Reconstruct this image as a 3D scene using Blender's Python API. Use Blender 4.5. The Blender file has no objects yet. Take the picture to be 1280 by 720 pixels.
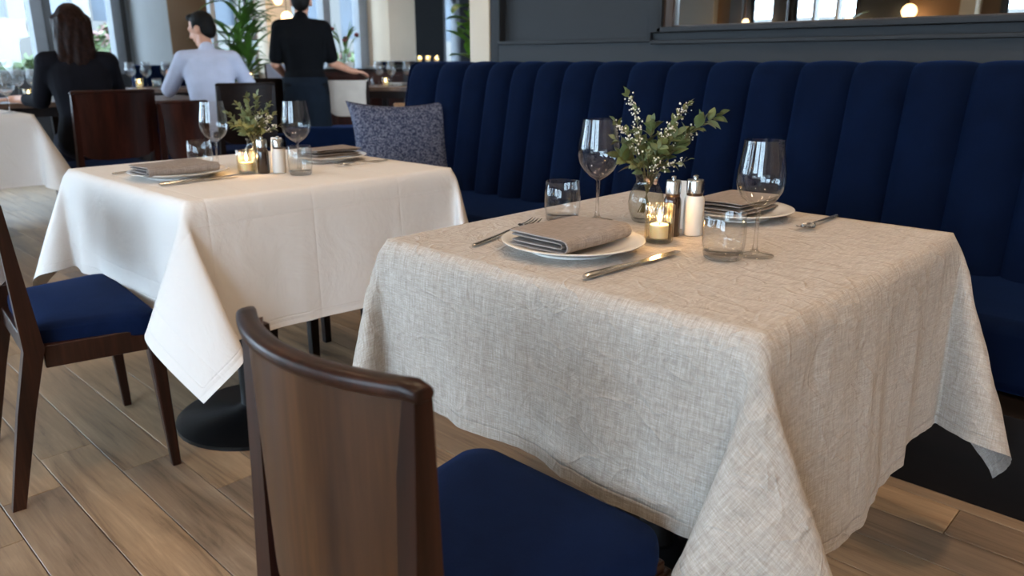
import bpy, bmesh, math, random
import numpy as np
from mathutils import Vector, Matrix, Euler

random.seed(7); rng = np.random.default_rng(7)
S = bpy.context.scene
COL = S.collection
PI = math.pi
R = math.radians

# ------------------------------------------------------------------ camera, sky, exposure
cam_d = bpy.data.cameras.new('camera'); cam = bpy.data.objects.new('camera', cam_d); COL.objects.link(cam)
cam_d.sensor_width = 36.0; cam_d.lens = 953.56 / 1280 * 36.0
cam.matrix_world = Matrix(((0.71944, -0.19697, 0.66604, 0), (0.69456, 0.20403, -0.68990, 0), (0, 0.95894, 0.28359, 1.10), (0, 0, 0, 1)))
cam_d.dof.use_dof = True; cam_d.dof.focus_distance = 1.45; cam_d.dof.aperture_fstop = 4.8
cam_d.clip_start = 0.02; cam_d.clip_end = 200
S.camera = cam
S.view_settings.view_transform = 'Standard'; S.view_settings.look = 'None'
S.view_settings.gamma = 1; S.view_settings.use_curve_mapping = False
S.view_settings.exposure = 0.60
W = bpy.data.worlds.new('overcast_sky'); S.world = W; W.use_nodes = True
bgn = W.node_tree.nodes['Background']; bgn.inputs['Color'].default_value = (0.62, 0.80, 1.0, 1); bgn.inputs['Strength'].default_value = 12.5
cy = S.cycles
cy.use_denoising = True; cy.caustics_reflective = False; cy.caustics_refractive = False
cy.max_bounces = 9; cy.diffuse_bounces = 4; cy.glossy_bounces = 4; cy.transmission_bounces = 8; cy.transparent_max_bounces = 24
cy.sample_clamp_indirect = 3.0
DOWNLIGHT_W = 4.2
WARM = (1.0, 0.72, 0.47)

# ------------------------------------------------------------------ materials
def lin(r, g, b):
    f = lambda c: (c / 255 / 12.92) if c / 255 <= 0.04045 else ((c / 255 + 0.055) / 1.055) ** 2.4
    return (f(r), f(g), f(b), 1)

class NT:
    def __init__(s, name):
        s.m = bpy.data.materials.new(name); s.m.use_nodes = True; s.t = s.m.node_tree; s.t.nodes.clear()
        s.out = s.n('ShaderNodeOutputMaterial')
    def n(s, typ, **kw):
        nd = s.t.nodes.new(typ)
        for k, v in kw.items():
            if k.startswith('i_'): nd.inputs[k[2:].replace('_', ' ')].default_value = v
            else: setattr(nd, k, v)
        return nd
    def l(s, a, b): s.t.links.new(a, b)
    def pr(s, **kw):
        p = s.n('ShaderNodeBsdfPrincipled')
        for k, v in kw.items(): p.inputs[k.replace('_', ' ')].default_value = v
        s.l(p.outputs[0], s.out.inputs[0]); s.p = p; return p
    def noise(s, vec, scale, detail=3, rough=0.5, dist=0.0):
        nd = s.n('ShaderNodeTexNoise'); nd.inputs['Scale'].default_value = scale; nd.inputs['Detail'].default_value = detail
        nd.inputs['Roughness'].default_value = rough; nd.inputs['Distortion'].default_value = dist
        s.l(vec, nd.inputs['Vector']); return nd.outputs['Fac']
    def mapping(s, vec, sc=(1, 1, 1), rot=(0, 0, 0)):
        nd = s.n('ShaderNodeMapping'); nd.inputs['Scale'].default_value = sc; nd.inputs['Rotation'].default_value = rot
        s.l(vec, nd.inputs['Vector']); return nd.outputs[0]
    def ramp(s, fac, stops):
        nd = s.n('ShaderNodeValToRGB'); e = nd.color_ramp.elements
        while len(e) > 1: e.remove(e[-1])
        e[0].position, e[0].color = stops[0]
        for p, c in stops[1:]:
            k = e.new(p); k.color = c
        s.l(fac, nd.inputs[0]); return nd.outputs[0]
    def mix(s, fac, a, b, mode='MIX'):
        nd = s.n('ShaderNodeMix', data_type='RGBA', blend_type=mode)
        for sock, v in ((nd.inputs[0], fac), (nd.inputs[6], a), (nd.inputs[7], b)):
            if hasattr(v, 'is_output'): s.l(v, sock)
            else: sock.default_value = v
        return nd.outputs[2]
    def math(s, op, a, b=0.5, c=None):
        nd = s.n('ShaderNodeMath', operation=op)
        for sock, v in zip(nd.inputs, (a, b, c)):
            if v is None: continue
            if hasattr(v, 'is_output'): s.l(v, sock)
            else: sock.default_value = v
        return nd.outputs[0]
    def bump(s, h, strength=0.3, dist=0.002):
        nd = s.n('ShaderNodeBump'); nd.inputs['Strength'].default_value = strength; nd.inputs['Distance'].default_value = dist
        s.l(h, nd.inputs['Height']); s.l(nd.outputs[0], s.p.inputs['Normal'])

def plain(name, rgb, rough=0.5, metal=0.0, var=0.12, scale=12, coat=0.0, spec=0.5, emit=None, es=0):
    t = NT(name); p = t.pr(Roughness=rough, Metallic=metal)
    p.inputs['Specular IOR Level'].default_value = spec; p.inputs['Coat Weight'].default_value = coat; p.inputs['Coat Roughness'].default_value = 0.12
    c = lin(*rgb); tc = t.n('ShaderNodeTexCoord')
    f = t.noise(tc.outputs['Object'], scale, 4)
    col = t.ramp(f, [(0.3, tuple(x * (1 - var) for x in c[:3]) + (1,)), (0.7, tuple(min(1, x * (1 + var)) for x in c[:3]) + (1,))])
    t.l(col, p.inputs['Base Color'])
    if emit: p.inputs['Emission Color'].default_value = (*emit, 1); p.inputs['Emission Strength'].default_value = es
    return t.m

def wood(name, dark, mid, light, rough=0.36, axis='Z', sc=26, coat=0.10, spec=.35):
    t = NT(name); p = t.pr(Roughness=rough); p.inputs['Specular IOR Level'].default_value = spec; p.inputs['Coat Weight'].default_value = coat; p.inputs['Coat Roughness'].default_value = 0.15
    tc = t.n('ShaderNodeTexCoord'); st = {'Z': (1, 1, .05), 'X': (.05, 1, 1), 'Y': (1, .05, 1)}[axis]
    v = t.mapping(tc.outputs['Object'], st)
    f = t.noise(v, sc, 5, .6, .4); g = t.noise(v, sc * 7, 3, .6)
    h = t.math('ADD', t.math('MULTIPLY', f, .75), t.math('MULTIPLY', g, .25))
    t.l(t.ramp(h, [(.32, lin(*dark)), (.5, lin(*mid)), (.68, lin(*light))]), p.inputs['Base Color'])
    t.bump(h, .08, .001); return t.m

def velvet(name, base, sheen, var_scale=9):
    t = NT(name); p = t.pr(Roughness=.85); p.inputs['Specular IOR Level'].default_value = .04
    p.inputs['Sheen Weight'].default_value = .42; p.inputs['Sheen Roughness'].default_value = .45; p.inputs['Sheen Tint'].default_value = lin(*sheen)
    tc = t.n('ShaderNodeTexCoord'); f = t.noise(tc.outputs['Object'], var_scale, 4, .6, .3); g = t.noise(tc.outputs['Object'], 420, 2, .6)
    b = lin(*base); b2 = tuple(x * 1.9 for x in b[:3]) + (1,)
    t.l(t.mix(t.math('ADD', t.math('MULTIPLY', f, .7), t.math('MULTIPLY', g, .3)), tuple(x * .45 for x in b[:3]) + (1,), b2), p.inputs['Base Color'])
    t.bump(t.math('ADD', g, t.math('MULTIPLY', f, 2)), .25, .002); return t.m

def linen_mat():
    t = NT('natural_linen'); p = t.pr(Roughness=.9); p.inputs['Specular IOR Level'].default_value = .12
    p.inputs['Sheen Weight'].default_value = .15; p.inputs['Sheen Roughness'].default_value = .6
    uv = t.n('ShaderNodeUVMap', uv_map='UVMap').outputs[0]
    warp = t.noise(t.mapping(uv, (26, 560, 1)), 1, 3, .65)
    weft = t.noise(t.mapping(uv, (560, 26, 1)), 1, 3, .65)
    slub1 = t.noise(t.mapping(uv, (9, 150, 1)), 1, 4, .7)
    slub2 = t.noise(t.mapping(uv, (150, 9, 1)), 1, 4, .7)
    fine1 = t.noise(t.mapping(uv, (60, 900, 1)), 1, 2, .6)
    fine2 = t.noise(t.mapping(uv, (900, 60, 1)), 1, 2, .6)
    a = t.math('ADD', t.math('ADD', warp, weft), t.math('ADD', t.math('MULTIPLY', slub1, .62), t.math('MULTIPLY', slub2, .8)))
    h = t.math('MULTIPLY', t.math('ADD', a, t.math('MULTIPLY', t.math('ADD', fine1, fine2), .95)), 1 / 5.32)
    t.l(t.ramp(h, [(.37, lin(124, 114, 104)), (.5, lin(170, 160, 150)), (.63, lin(206, 199, 191))]), p.inputs['Base Color'])
    rd = t.math('ABSOLUTE', t.math('SUBTRACT', t.noise(t.mapping(uv, (13, 13, 1)), 1, 1, .4, .5), .5)); rdg = t.math('SMOOTH_MIN', rd, .05, .03)
    big = t.noise(t.mapping(uv, (14, 14, 1)), 1, 5, .6, 1.2)
    ed = t.n('ShaderNodeAttribute', attribute_name='edge_dist').outputs['Fac']
    hem = t.math('SMOOTH_MIN', t.math('ABSOLUTE', t.math('SUBTRACT', ed, .022)), .003, .002)
    hh = t.math('ADD', t.math('ADD', t.math('MULTIPLY', h, .0022), t.math('MULTIPLY', rdg, -.030)), t.math('ADD', t.math('MULTIPLY', big, .010), t.math('MULTIPLY', hem, .8)))
    t.bump(hh, .75, 1.0); return t.m

def cotton_mat(name, rgb):
    t = NT(name); p = t.pr(Roughness=.8); p.inputs['Specular IOR Level'].default_value = .15
    c = lin(*rgb); uv = t.n('ShaderNodeUVMap', uv_map='UVMap').outputs[0]
    f = t.noise(t.mapping(uv, (6, 6, 1)), 1, 4, .6, .8); w = t.noise(t.mapping(uv, (700, 700, 1)), 1, 2)
    t.l(t.mix(w, tuple(x * .95 for x in c[:3]) + (1,), c), p.inputs['Base Color'])
    sep = t.n('ShaderNodeSeparateXYZ'); t.l(uv, sep.inputs[0])
    def crease(o):
        m = t.math('PINGPONG', t.math('ADD', o, 20.07), .155); return t.math('SMOOTH_MIN', m, .006, .006)
    ed = t.n('ShaderNodeAttribute', attribute_name='edge_dist').outputs['Fac']
    hem = t.math('SMOOTH_MIN', t.math('ABSOLUTE', t.math('SUBTRACT', ed, .028)), .003, .002)
    h = t.math('ADD', t.math('MULTIPLY', f, .010), t.math('ADD', t.math('MULTIPLY', t.math('ADD', crease(sep.outputs[0]), crease(sep.outputs[1])), .22), t.math('MULTIPLY', hem, .5)))
    t.bump(h, .6, 1.0); return t.m

def glass_mat(name, tint=(.97, .98, .98), k=1.0):          # thin blown glass: clear with Fresnel reflections, lets light through
    t = NT(name); tr = t.n('ShaderNodeBsdfTransparent'); tr.inputs[0].default_value = (*tint, 1)
    gl = t.n('ShaderNodeBsdfGlossy'); gl.inputs['Roughness'].default_value = .02
    fr = t.n('ShaderNodeFresnel'); gg = t.n('ShaderNodeNewGeometry'); t.l(t.math('SUBTRACT', 1.5, t.math('MULTIPLY', gg.outputs['Backfacing'], 1.5 - 1 / 1.5)), fr.inputs[0])
    mx = t.n('ShaderNodeMixShader'); t.l(t.math('MULTIPLY', fr.outputs[0], t.math('SUBTRACT', k, t.math('MULTIPLY', gg.outputs['Backfacing'], k * .55))), mx.inputs[0]); t.l(tr.outputs[0], mx.inputs[1]); t.l(gl.outputs[0], mx.inputs[2])
    t.l(mx.outputs[0], t.out.inputs[0]); return t.m

def thick_glass(name, k):
    t = NT(name); g = t.n('ShaderNodeBsdfGlass'); g.inputs['IOR'].default_value = 1.45; g.inputs['Roughness'].default_value = .01
    tr = t.n('ShaderNodeBsdfTransparent'); mx = t.n('ShaderNodeMixShader'); mx.inputs[0].default_value = k
    t.l(g.outputs[0], mx.inputs[1]); t.l(tr.outputs[0], mx.inputs[2]); t.l(mx.outputs[0], t.out.inputs[0]); return t.m

def floor_mat():
    t = NT('oak_plank'); p = t.pr(Roughness=.36); p.inputs['Specular IOR Level'].default_value = .45
    g = t.n('ShaderNodeNewGeometry'); oi = t.n('ShaderNodeObjectInfo')
    rnd = t.math('FRACT', t.math('ADD', oi.outputs['Random'], t.math('MULTIPLY', g.outputs['Random Per Island'], 3.7)), 0)
    off = t.n('ShaderNodeCombineXYZ'); t.l(t.math('MULTIPLY', rnd, 37.0), off.inputs[0]); t.l(t.math('MULTIPLY', rnd, 91.0), off.inputs[1])
    add = t.n('ShaderNodeVectorMath', operation='ADD'); t.l(g.outputs['Position'], add.inputs[0]); t.l(off.outputs[0], add.inputs[1])
    v = t.mapping(add.outputs[0], (.9, 9, 9))
    f = t.noise(v, 1.6, 6, .62, 1.6); fine = t.noise(t.mapping(add.outputs[0], (6, 150, 150)), 1, 4, .65)
    h = t.math('ADD', t.math('MULTIPLY', f, .72), t.math('MULTIPLY', fine, .28))
    c1 = t.ramp(h, [(.30, lin(84, 66, 50)), (.45, lin(138, 116, 94)), (.56, lin(154, 131, 107)), (.72, lin(180, 156, 130))])
    tone = t.ramp(rnd, [(0, (.66, .66, .70, 1)), (.35, (.92, .90, .88, 1)), (.65, (1.0, .96, .90, 1)), (1, (1.18, 1.10, 1.0, 1))])
    t.l(t.mix(1.0, c1, tone, 'MULTIPLY'), p.inputs['Base Color'])
    t.l(t.math('ADD', t.math('MULTIPLY', h, .22), .27), p.inputs['Roughness'])
    t.bump(h, .25, .002); return t.m

M = {}
M['linen'] = linen_mat()
M['white_cotton'] = cotton_mat('white_cotton', (224, 219, 215))
M['walnut'] = wood('walnut', (20, 9, 6), (40, 20, 13), (64, 36, 24), .34, 'Z', 26, .05, .22)
M['walnut_panel'] = wood('walnut_panel', (38, 21, 10), (64, 39, 21), (92, 60, 34), .38, 'Z', 18, .07, .25)
M['mahogany'] = wood('mahogany', (20, 8, 6), (42, 17, 12), (64, 29, 21), .38, 'Z', 14, .05, .2)
M['dark_wood'] = wood('dark_wood', (12, 7, 6), (24, 14, 11), (36, 22, 17), .45, 'X', 16, .02, .15)
M['ebony'] = wood('ebony_stain', (8, 5, 4), (14, 9, 7), (20, 13, 10), .55, 'X', 16, 0.0, .12)
M['table_wood'] = wood('table_wood', (54, 38, 30), (92, 70, 56), (120, 96, 80), .3, 'Y', 10)
M['tan_wood'] = wood('tan_wood', (120, 84, 56), (158, 116, 82), (184, 146, 108), .4, 'X', 12)
M['navy'] = velvet('navy_velvet', (4, 13, 33), (42, 66, 112))
M['navy_seat'] = velvet('navy_seat_cloth', (9, 20, 46), (44, 66, 110), 14)
M['cushion'] = None
M['oak'] = floor_mat()
M['slate'] = plain('slate_paint', (43, 45, 48), .6, var=.05, scale=3, spec=.2)
M['slate_dark'] = plain('dark_slate_paint', (40, 43, 48), .5, var=.05, scale=3)
M['bronze'] = plain('bronze_trim', (58, 40, 27), .35, var=.15)
M['cream'] = plain('cream_plaster', (206, 192, 172), .85, var=.05, scale=2)
M['pale'] = plain('pale_plaster', (122, 122, 122), .8, var=.06, scale=2)
M['tan'] = plain('tan_plaster_and_warm_light', (104, 80, 58), .8, var=.06, scale=2)  # wall colour; on the pier facing it paints in warm lamp light
M['ceil'] = plain('ceiling_paint', (220, 214, 205), .9, var=.02, scale=2)
M['frame'] = plain('window_frame_paint', (120, 124, 130), .45, var=.05)
M['frame_dark'] = plain('dark_frame_paint', (38, 36, 36), .45, var=.08)
M['black_metal'] = plain('black_metal', (22, 22, 24), .35, .6, var=.1)
M['steel'] = plain('brushed_steel', (190, 188, 184), .22, 1.0, var=.06, scale=60)
M['cutlery'] = plain('cutlery_steel', (205, 201, 196), .24, 1.0, var=.05, scale=40)
M['ceramic'] = plain('white_ceramic', (226, 222, 216), .18, var=.02, coat=.4)
M['salt_ceramic'] = plain('matt_ceramic', (216, 208, 198), .4, var=.03)
M['pepper'] = plain('dark_pepper_glass', (38, 24, 18), .2, var=.3, scale=60, coat=.5)
M['napkin'] = None
M['card'] = plain('white_card', (224, 218, 210), .6, var=.03)
M['glass'] = glass_mat('clear_glass', (.985, .99, .99), 1.3)
M['thick'] = thick_glass('thick_glass', .62)
M['blown'] = thick_glass('blown_glass', .15)
M['votive_glass'] = glass_mat('glow_tinted_votive_glass', (1.0, .96, .87), 1.7)  # clear glass; the candle's golden glow is put into the tint
M['smoky'] = glass_mat('smoky_glass', (.91, .92, .905), 1.0)
M['pane'] = glass_mat('window_glass', (.96, .98, .98), .8)
M['wax'] = plain('candle_wax', (240, 222, 190), .5, var=.03, emit=None)
M['wax'].node_tree.nodes['Principled BSDF'].inputs['Subsurface Weight'].default_value = .7; M['wax'].node_tree.nodes['Principled BSDF'].inputs['Subsurface Radius'].default_value = (.02, .012, .006)
M['flame'] = plain('flame', (255, 210, 120), .5, var=0, emit=(1.0, .68, .28), es=26)
M['amber'] = plain('lamp_glow', (255, 200, 130), .5, var=0, emit=(1.0, .64, .30), es=3.2)
M['downlens'] = plain('downlight_lens', (255, 240, 220), .5, var=0, emit=(1.0, .80, .58), es=8)
M['leaf'] = plain('sprig_leaf', (88, 98, 56), .5, var=.35, scale=30)
M['leaf_pale'] = plain('pale_leaf', (112, 118, 78), .55, var=.25, scale=30)
M['stem'] = plain('sprig_stem', (92, 84, 48), .6, var=.2)
M['blossom'] = plain('white_blossom', (226, 220, 204), .6, var=.08, scale=60)
M['berry'] = plain('pink_berry', (220, 170, 140), .5, var=.1)
M['palm'] = plain('palm_leaf', (76, 114, 44), .4, var=.4, scale=6)
M['fig'] = plain('broad_leaf', (84, 128, 40), .4, var=.35, scale=8)
M['terracotta'] = plain('planter_clay', (70, 62, 56), .7, var=.1)
M['skin'] = plain('skin', (196, 142, 116), .5, var=.06, scale=20)
M['hair_brown'] = plain('brown_hair', (34, 18, 13), .5, var=.5, scale=50, spec=.1)
M['hair_black'] = plain('black_hair', (12, 10, 9), .6, var=.3, scale=50, spec=.15)
M['blazer'] = plain('charcoal_blazer', (20, 20, 26), .85, var=.15, spec=.1)
M['shirt'] = plain('pale_blue_shirt', (182, 186, 204), .85, var=.06, spec=.1)
M['black_cloth'] = plain('black_cotton', (9, 10, 13), .85, var=.2, spec=.1)
M['apron'] = plain('dark_apron', (17, 24, 33), .85, var=.15, spec=.1)
M['denim'] = plain('dark_trousers', (30, 34, 50), .85, var=.15, spec=.1)
M['beige_cloth'] = plain('beige_upholstery', (176, 164, 152), .85, var=.06)
M['grey_cloth'] = plain('grey_upholstery', (128, 130, 142), .85, var=.08)
M['facade'] = plain('facade_stone', (76, 73, 70), .8, var=.08, scale=.6)
M['facade_blue'] = plain('facade_glazing', (40, 50, 62), .5, var=.3, scale=.9)
M['facade_pale'] = plain('facade_panel', (66, 71, 78), .5, var=.1, scale=.5)
M['hedge'] = plain('hedge_leaf', (52, 68, 26), .6, var=.35, scale=5)
M['shrub_pink'] = plain('pink_flower', (112, 82, 78), .6, var=.2, scale=5)
M['paving'] = plain('street_paving', (130, 127, 122), .8, var=.08, scale=1)
M['red_flower'] = plain('red_flower', (112, 46, 50), .6, var=.2)
def cushion_mat():
    t = NT('woven_cushion'); p = t.pr(Roughness=.9); p.inputs['Specular IOR Level'].default_value = .1
    tc = t.n('ShaderNodeTexCoord'); v = t.n('ShaderNodeTexVoronoi'); v.inputs['Scale'].default_value = 130; t.l(tc.outputs['Object'], v.inputs['Vector'])
    f = t.noise(tc.outputs['Object'], 60, 3, .6); h = t.math('ADD', t.math('MULTIPLY', v.outputs['Distance'], .6), t.math('MULTIPLY', f, .6))
    t.l(t.ramp(h, [(.40, lin(34, 40, 62)), (.55, lin(62, 67, 88)), (.72, lin(112, 114, 128))]), p.inputs['Base Color']); t.bump(h, .4, .003); return t.m
M['cushion'] = cushion_mat()
def napkin_mat():
    t = NT('grey_napkin_linen'); p = t.pr(Roughness=.9); p.inputs['Specular IOR Level'].default_value = .1
    tc = t.n('ShaderNodeTexCoord'); a = t.noise(t.mapping(tc.outputs['Object'], (40, 700, 40)), 1, 3); b = t.noise(t.mapping(tc.outputs['Object'], (700, 40, 700)), 1, 3)
    h = t.math('MULTIPLY', t.math('ADD', a, b), .5)
    t.l(t.ramp(h, [(.35, lin(124, 115, 110)), (.65, lin(160, 150, 145))]), p.inputs['Base Color']); t.bump(h, .3, .001); return t.m
M['napkin'] = napkin_mat()

# ------------------------------------------------------------------ mesh helpers
def link(name, me, mat=None, parent=None, loc=None, rot=None):
    o = bpy.data.objects.new(name, me); COL.objects.link(o)
    if mat and me and not me.materials: me.materials.append(mat)
    if parent: o.parent = parent
    if loc is not None: o.location = loc
    if rot is not None: o.rotation_euler = rot
    return o
def tag(o, label=None, cat=None, group=None, kind=None):
    for k, v in (('label', label), ('category', cat), ('group', group), ('kind', kind)):
        if v: o[k] = v
    return o
def thing(name, label, cat, loc=(0, 0, 0), rz=0.0, group=None):
    o = bpy.data.objects.new(name, None); COL.objects.link(o); o.location = loc; o.rotation_euler = (0, 0, rz); o.empty_display_size = .05
    return tag(o, label, cat, group)
KIDS = {}
def copy_tree(o, parent=None, loc=None, rz=None, label=None, group=None):
    c = o.copy(); COL.objects.link(c)
    if parent: c.parent = parent
    if loc is not None: c.location = loc
    if rz is not None: c.rotation_euler = (0, 0, rz)
    if label: c['label'] = label
    if group: c['group'] = group
    for ch in list(o.children): copy_tree(ch, c)
    return c

class MB:
    def __init__(s): s.v = []; s.f = []
    def add(s, v, f):
        b = len(s.v); s.v += [tuple(map(float, p)) for p in v]; s.f += [tuple(i + b for i in q) for q in f]; return s
    def box(s, c, sz, ch=0.0, rz=0.0):
        bm = bmesh.new(); bmesh.ops.create_cube(bm, size=1)
        bmesh.ops.scale(bm, vec=sz, verts=bm.verts)
        if ch: bmesh.ops.bevel(bm, geom=bm.edges[:] , offset=ch, segments=2, affect='EDGES', profile=.6)
        if rz: bmesh.ops.rotate(bm, cent=(0, 0, 0), matrix=Matrix.Rotation(rz, 3, 'Z'), verts=bm.verts)
        bm.verts.index_update(); s.add([v.co + Vector(c) for v in bm.verts], [[v.index for v in f.verts] for f in bm.faces]); bm.free(); return s
    def bx(s, x0, x1, y0, y1, z0, z1, ch=0.0): return s.box(((x0 + x1) / 2, (y0 + y1) / 2, (z0 + z1) / 2), (x1 - x0, y1 - y0, z1 - z0), ch)
    def lathe(s, prof, seg=32, c=(0, 0, 0), flute=0.0, nfl=0):
        v = []; f = []; n = len(prof)
        for i in range(seg):
            a = 2 * PI * i / seg
            for r, z in prof:
                rr = r * (1 + flute * math.cos(nfl * a)) if nfl else r
                v.append((c[0] + rr * math.cos(a), c[1] + rr * math.sin(a), c[2] + z))
        for i in range(seg):
            j = (i + 1) % seg
            for k in range(n - 1): f.append((i * n + k, j * n + k, j * n + k + 1, i * n + k + 1))
        return s.add(v, f)
    def tube(s, pts, rad, seg=8, cap=True, flat=1.0):
        pts = [Vector(p) for p in pts]; n = len(pts); rad = [rad] * n if not hasattr(rad, '__len__') else rad
        v = []; f = []; up = None
        for i, p in enumerate(pts):
            d = (pts[min(i + 1, n - 1)] - pts[max(i - 1, 0)]).normalized()
            if up is None: up = Vector((0, 0, 1)) if abs(d.z) < .9 else Vector((1, 0, 0))
            a = d.cross(up).normalized(); up = a.cross(d).normalized()
            for k in range(seg):
                t = 2 * PI * k / seg; v.append(p + float(rad[i]) * (a * math.cos(t) + up * math.sin(t) * flat))
        for i in range(n - 1):
            for k in range(seg):
                q = (k + 1) % seg; f.append((i * seg + k, i * seg + q, (i + 1) * seg + q, (i + 1) * seg + k))
        if cap: f.append(tuple(range(seg))[::-1]); f.append(tuple((n - 1) * seg + k for k in range(seg)))
        return s.add(v, f)
    def loft(s, secs):                                  # secs: (centre, width_x, depth_y): rectangular sections stacked
        v = []; f = []
        for c, w, d in secs:
            v += [(c[0] + sx * w / 2, c[1] + sy * d / 2, c[2]) for sx, sy in ((-1, -1), (1, -1), (1, 1), (-1, 1))]
        n = len(secs)
        for i in range(n - 1):
            for k in range(4): q = (k + 1) % 4; f.append((i * 4 + k, i * 4 + q, i * 4 + 4 + q, i * 4 + 4 + k))
        f.append((3, 2, 1, 0)); f.append(tuple((n - 1) * 4 + k for k in range(4)))
        return s.add(v, f)
    def ell(s, c, r, seg=12, rings=8, rot=None):
        m = rot.to_matrix() if rot else Matrix.Identity(3); v = []; f = []
        for i in range(rings + 1):
            a = PI * i / rings
            for k in range(seg):
                t = 2 * PI * k / seg; v.append(Vector(c) + m @ Vector((r[0] * math.sin(a) * math.cos(t), r[1] * math.sin(a) * math.sin(t), r[2] * math.cos(a))))
        for i in range(rings):
            for k in range(seg): q = (k + 1) % seg; f.append((i * seg + k, (i + 1) * seg + k, (i + 1) * seg + q, i * seg + q))
        return s.add(v, f)
    def capsule(s, a, ra, b, rb, seg=10):
        a = Vector(a); b = Vector(b); s.tube([a, a.lerp(b, .5), b], [ra, (ra + rb) / 2, rb], seg); s.ell(a, (ra,) * 3, seg, 6); return s.ell(b, (rb,) * 3, seg, 6)
    def mesh(s, name, smooth=35):
        me = bpy.data.meshes.new(name); me.from_pydata(s.v, [], s.f)
        bm = bmesh.new(); bm.from_mesh(me); bmesh.ops.remove_doubles(bm, verts=bm.verts, dist=1e-6); bmesh.ops.recalc_face_normals(bm, faces=bm.faces); bm.to_mesh(me); bm.free()
        if smooth:
            me.polygons.foreach_set('use_smooth', [True] * len(me.polygons)); me.set_sharp_from_angle(angle=R(smooth))
        me.update(); return me
    def build(s, name, mat, parent=None, loc=None, smooth=35, rot=None): return link(name, s.mesh(name, smooth), mat, parent, loc, rot)

def bevelled(o, w=.004, seg=2):
    m = o.modifiers.new('bevel', 'BEVEL'); m.width = w; m.segments = seg; m.limit_method = 'ANGLE'; m.angle_limit = R(40); return o
def structure(name, mb, mat, smooth=35, parent=None):
    o = mb.build(name, mat, parent, smooth=smooth)
    if not parent: o['kind'] = 'structure'
    return o

def blob(name, mb, mat, parent, vox=.012, it=4):       # fuse overlapping volumes into one continuous skin
    o = mb.build(name, mat, None, smooth=0)
    r = o.modifiers.new('remesh', 'REMESH'); r.mode = 'VOXEL'; r.voxel_size = vox; r.use_smooth_shade = True
    s_ = o.modifiers.new('smooth', 'SMOOTH'); s_.iterations = it; s_.factor = .5
    dg = bpy.context.evaluated_depsgraph_get(); dg.update()
    me = bpy.data.meshes.new_from_object(o.evaluated_get(dg)); o.modifiers.clear(); old = o.data; o.data = me
    bpy.data.meshes.remove(old)
    me.materials.clear(); me.materials.append(mat); me.polygons.foreach_set('use_smooth', [True] * len(me.polygons))
    o.parent = parent; return o

# ------------------------------------------------------------------ room shell
X0, X1, Y0, Y1, H = -9.2, 3.0, -4.5, 8.6, 3.2
WY = 2.92                                              # wall behind the banquette
floor = structure('floor', MB().bx(X0, X1, Y0, Y1, -.12, -.012), M['dark_wood'])
def plank_mesh(w, L, h=.012, c=.0012):
    a, b = L / 2 - .0012, w / 2 - .0012; v = [(-a, -b, -h), (a, -b, -h), (a, b, -h), (-a, b, -h), (-a, -b, -c * .7), (a, -b, -c * .7), (a, b, -c * .7), (-a, b, -c * .7),
        (-a + c, -b + c, 0), (a - c, -b + c, 0), (a - c, b - c, 0), (-a + c, b - c, 0)]
    f = [(8, 9, 10, 11)]
    for lo, hi in ((0, 4), (4, 8)):
        for k in range(4): q = (k + 1) % 4; f.append((lo + k, lo + q, hi + q, hi + k))
    return v, f
PW, PL = .142, 1.24
pv, pf = plank_mesh(PW, PL); pm = MB().add(pv, pf).mesh('plank', 0); rest = MB(); nplank = 0
for j in range(int((Y1 - Y0) / PW) + 1):
    y = Y0 + PW * (j + .5)
    if y > Y1 - PW / 2: continue
    off = random.uniform(0, PL)
    x = X0 - off + PL / 2
    while x - PL / 2 < X1:
        lo, hi = max(x - PL / 2, X0), min(x + PL / 2, X1)
        if hi - lo > .05:
            full = hi - lo > PL - 1e-4
            if full and -5.6 < x < 1.2 and -.35 < y < 2.3 and nplank < 290:
                link('plank', pm, M['oak'], floor, (x, y, random.uniform(-.0004, 0))); nplank += 1
            else:
                v2, f2 = plank_mesh(PW, hi - lo); rest.add([(p[0] + (lo + hi) / 2, p[1] + y, p[2]) for p in v2], f2)
        x += PL
ro = rest.build('floor_planks', M['oak'], floor, smooth=0); ro['kind'] = 'stuff'
structure('ceiling', MB().bx(X0 - .2, X1 + .2, Y0 - .2, Y1 + .2, H, H + .15), M['ceil'])
structure('wall_right', MB().bx(X1, X1 + .15, Y0 - .2, WY + .2, 0, H), M['cream'])
structure('wall_end', MB().bx(X0 - .2, X1, Y1, Y1 + .15, 0, H), M['slate_dark'])
structure('wall_partition', MB().bx(-2.965, X1, WY + .02, WY + .32, 0, H), M['slate'])
pil = structure('trim_1', MB().bx(-3.11, -2.965, WY - .02, WY + .32, 0, H, .004), M['cream'])
# panelled face of the partition: rails and stiles proud of the recessed fields
panel = structure('wall_panelling', MB().bx(-2.964, -2.905, WY - .012, WY + .03, .2, H, .003), M['slate'])
def rail(name, x0, x1, z0, z1, d=.018, mat='slate', y=WY):
    return structure(name, MB().bx(x0, x1, y - d, y + .03, z0, z1, .004), M[mat], parent=panel)
rail('bottom_rail', -2.905, X1, .2, 1.185, .012)
rail('moulding', -2.905, -1.99, 1.185, 1.203, .024)
rail('stile', -1.99, -1.965, 1.185, H, .03)
rail('moulding', -2.905, -2.885, 1.203, H, .024)
rail('bottom_rail', -1.965, X1, 1.175, 1.19, .034)
rail('field', -1.965, X1, 1.19, 1.222, .016)
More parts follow.
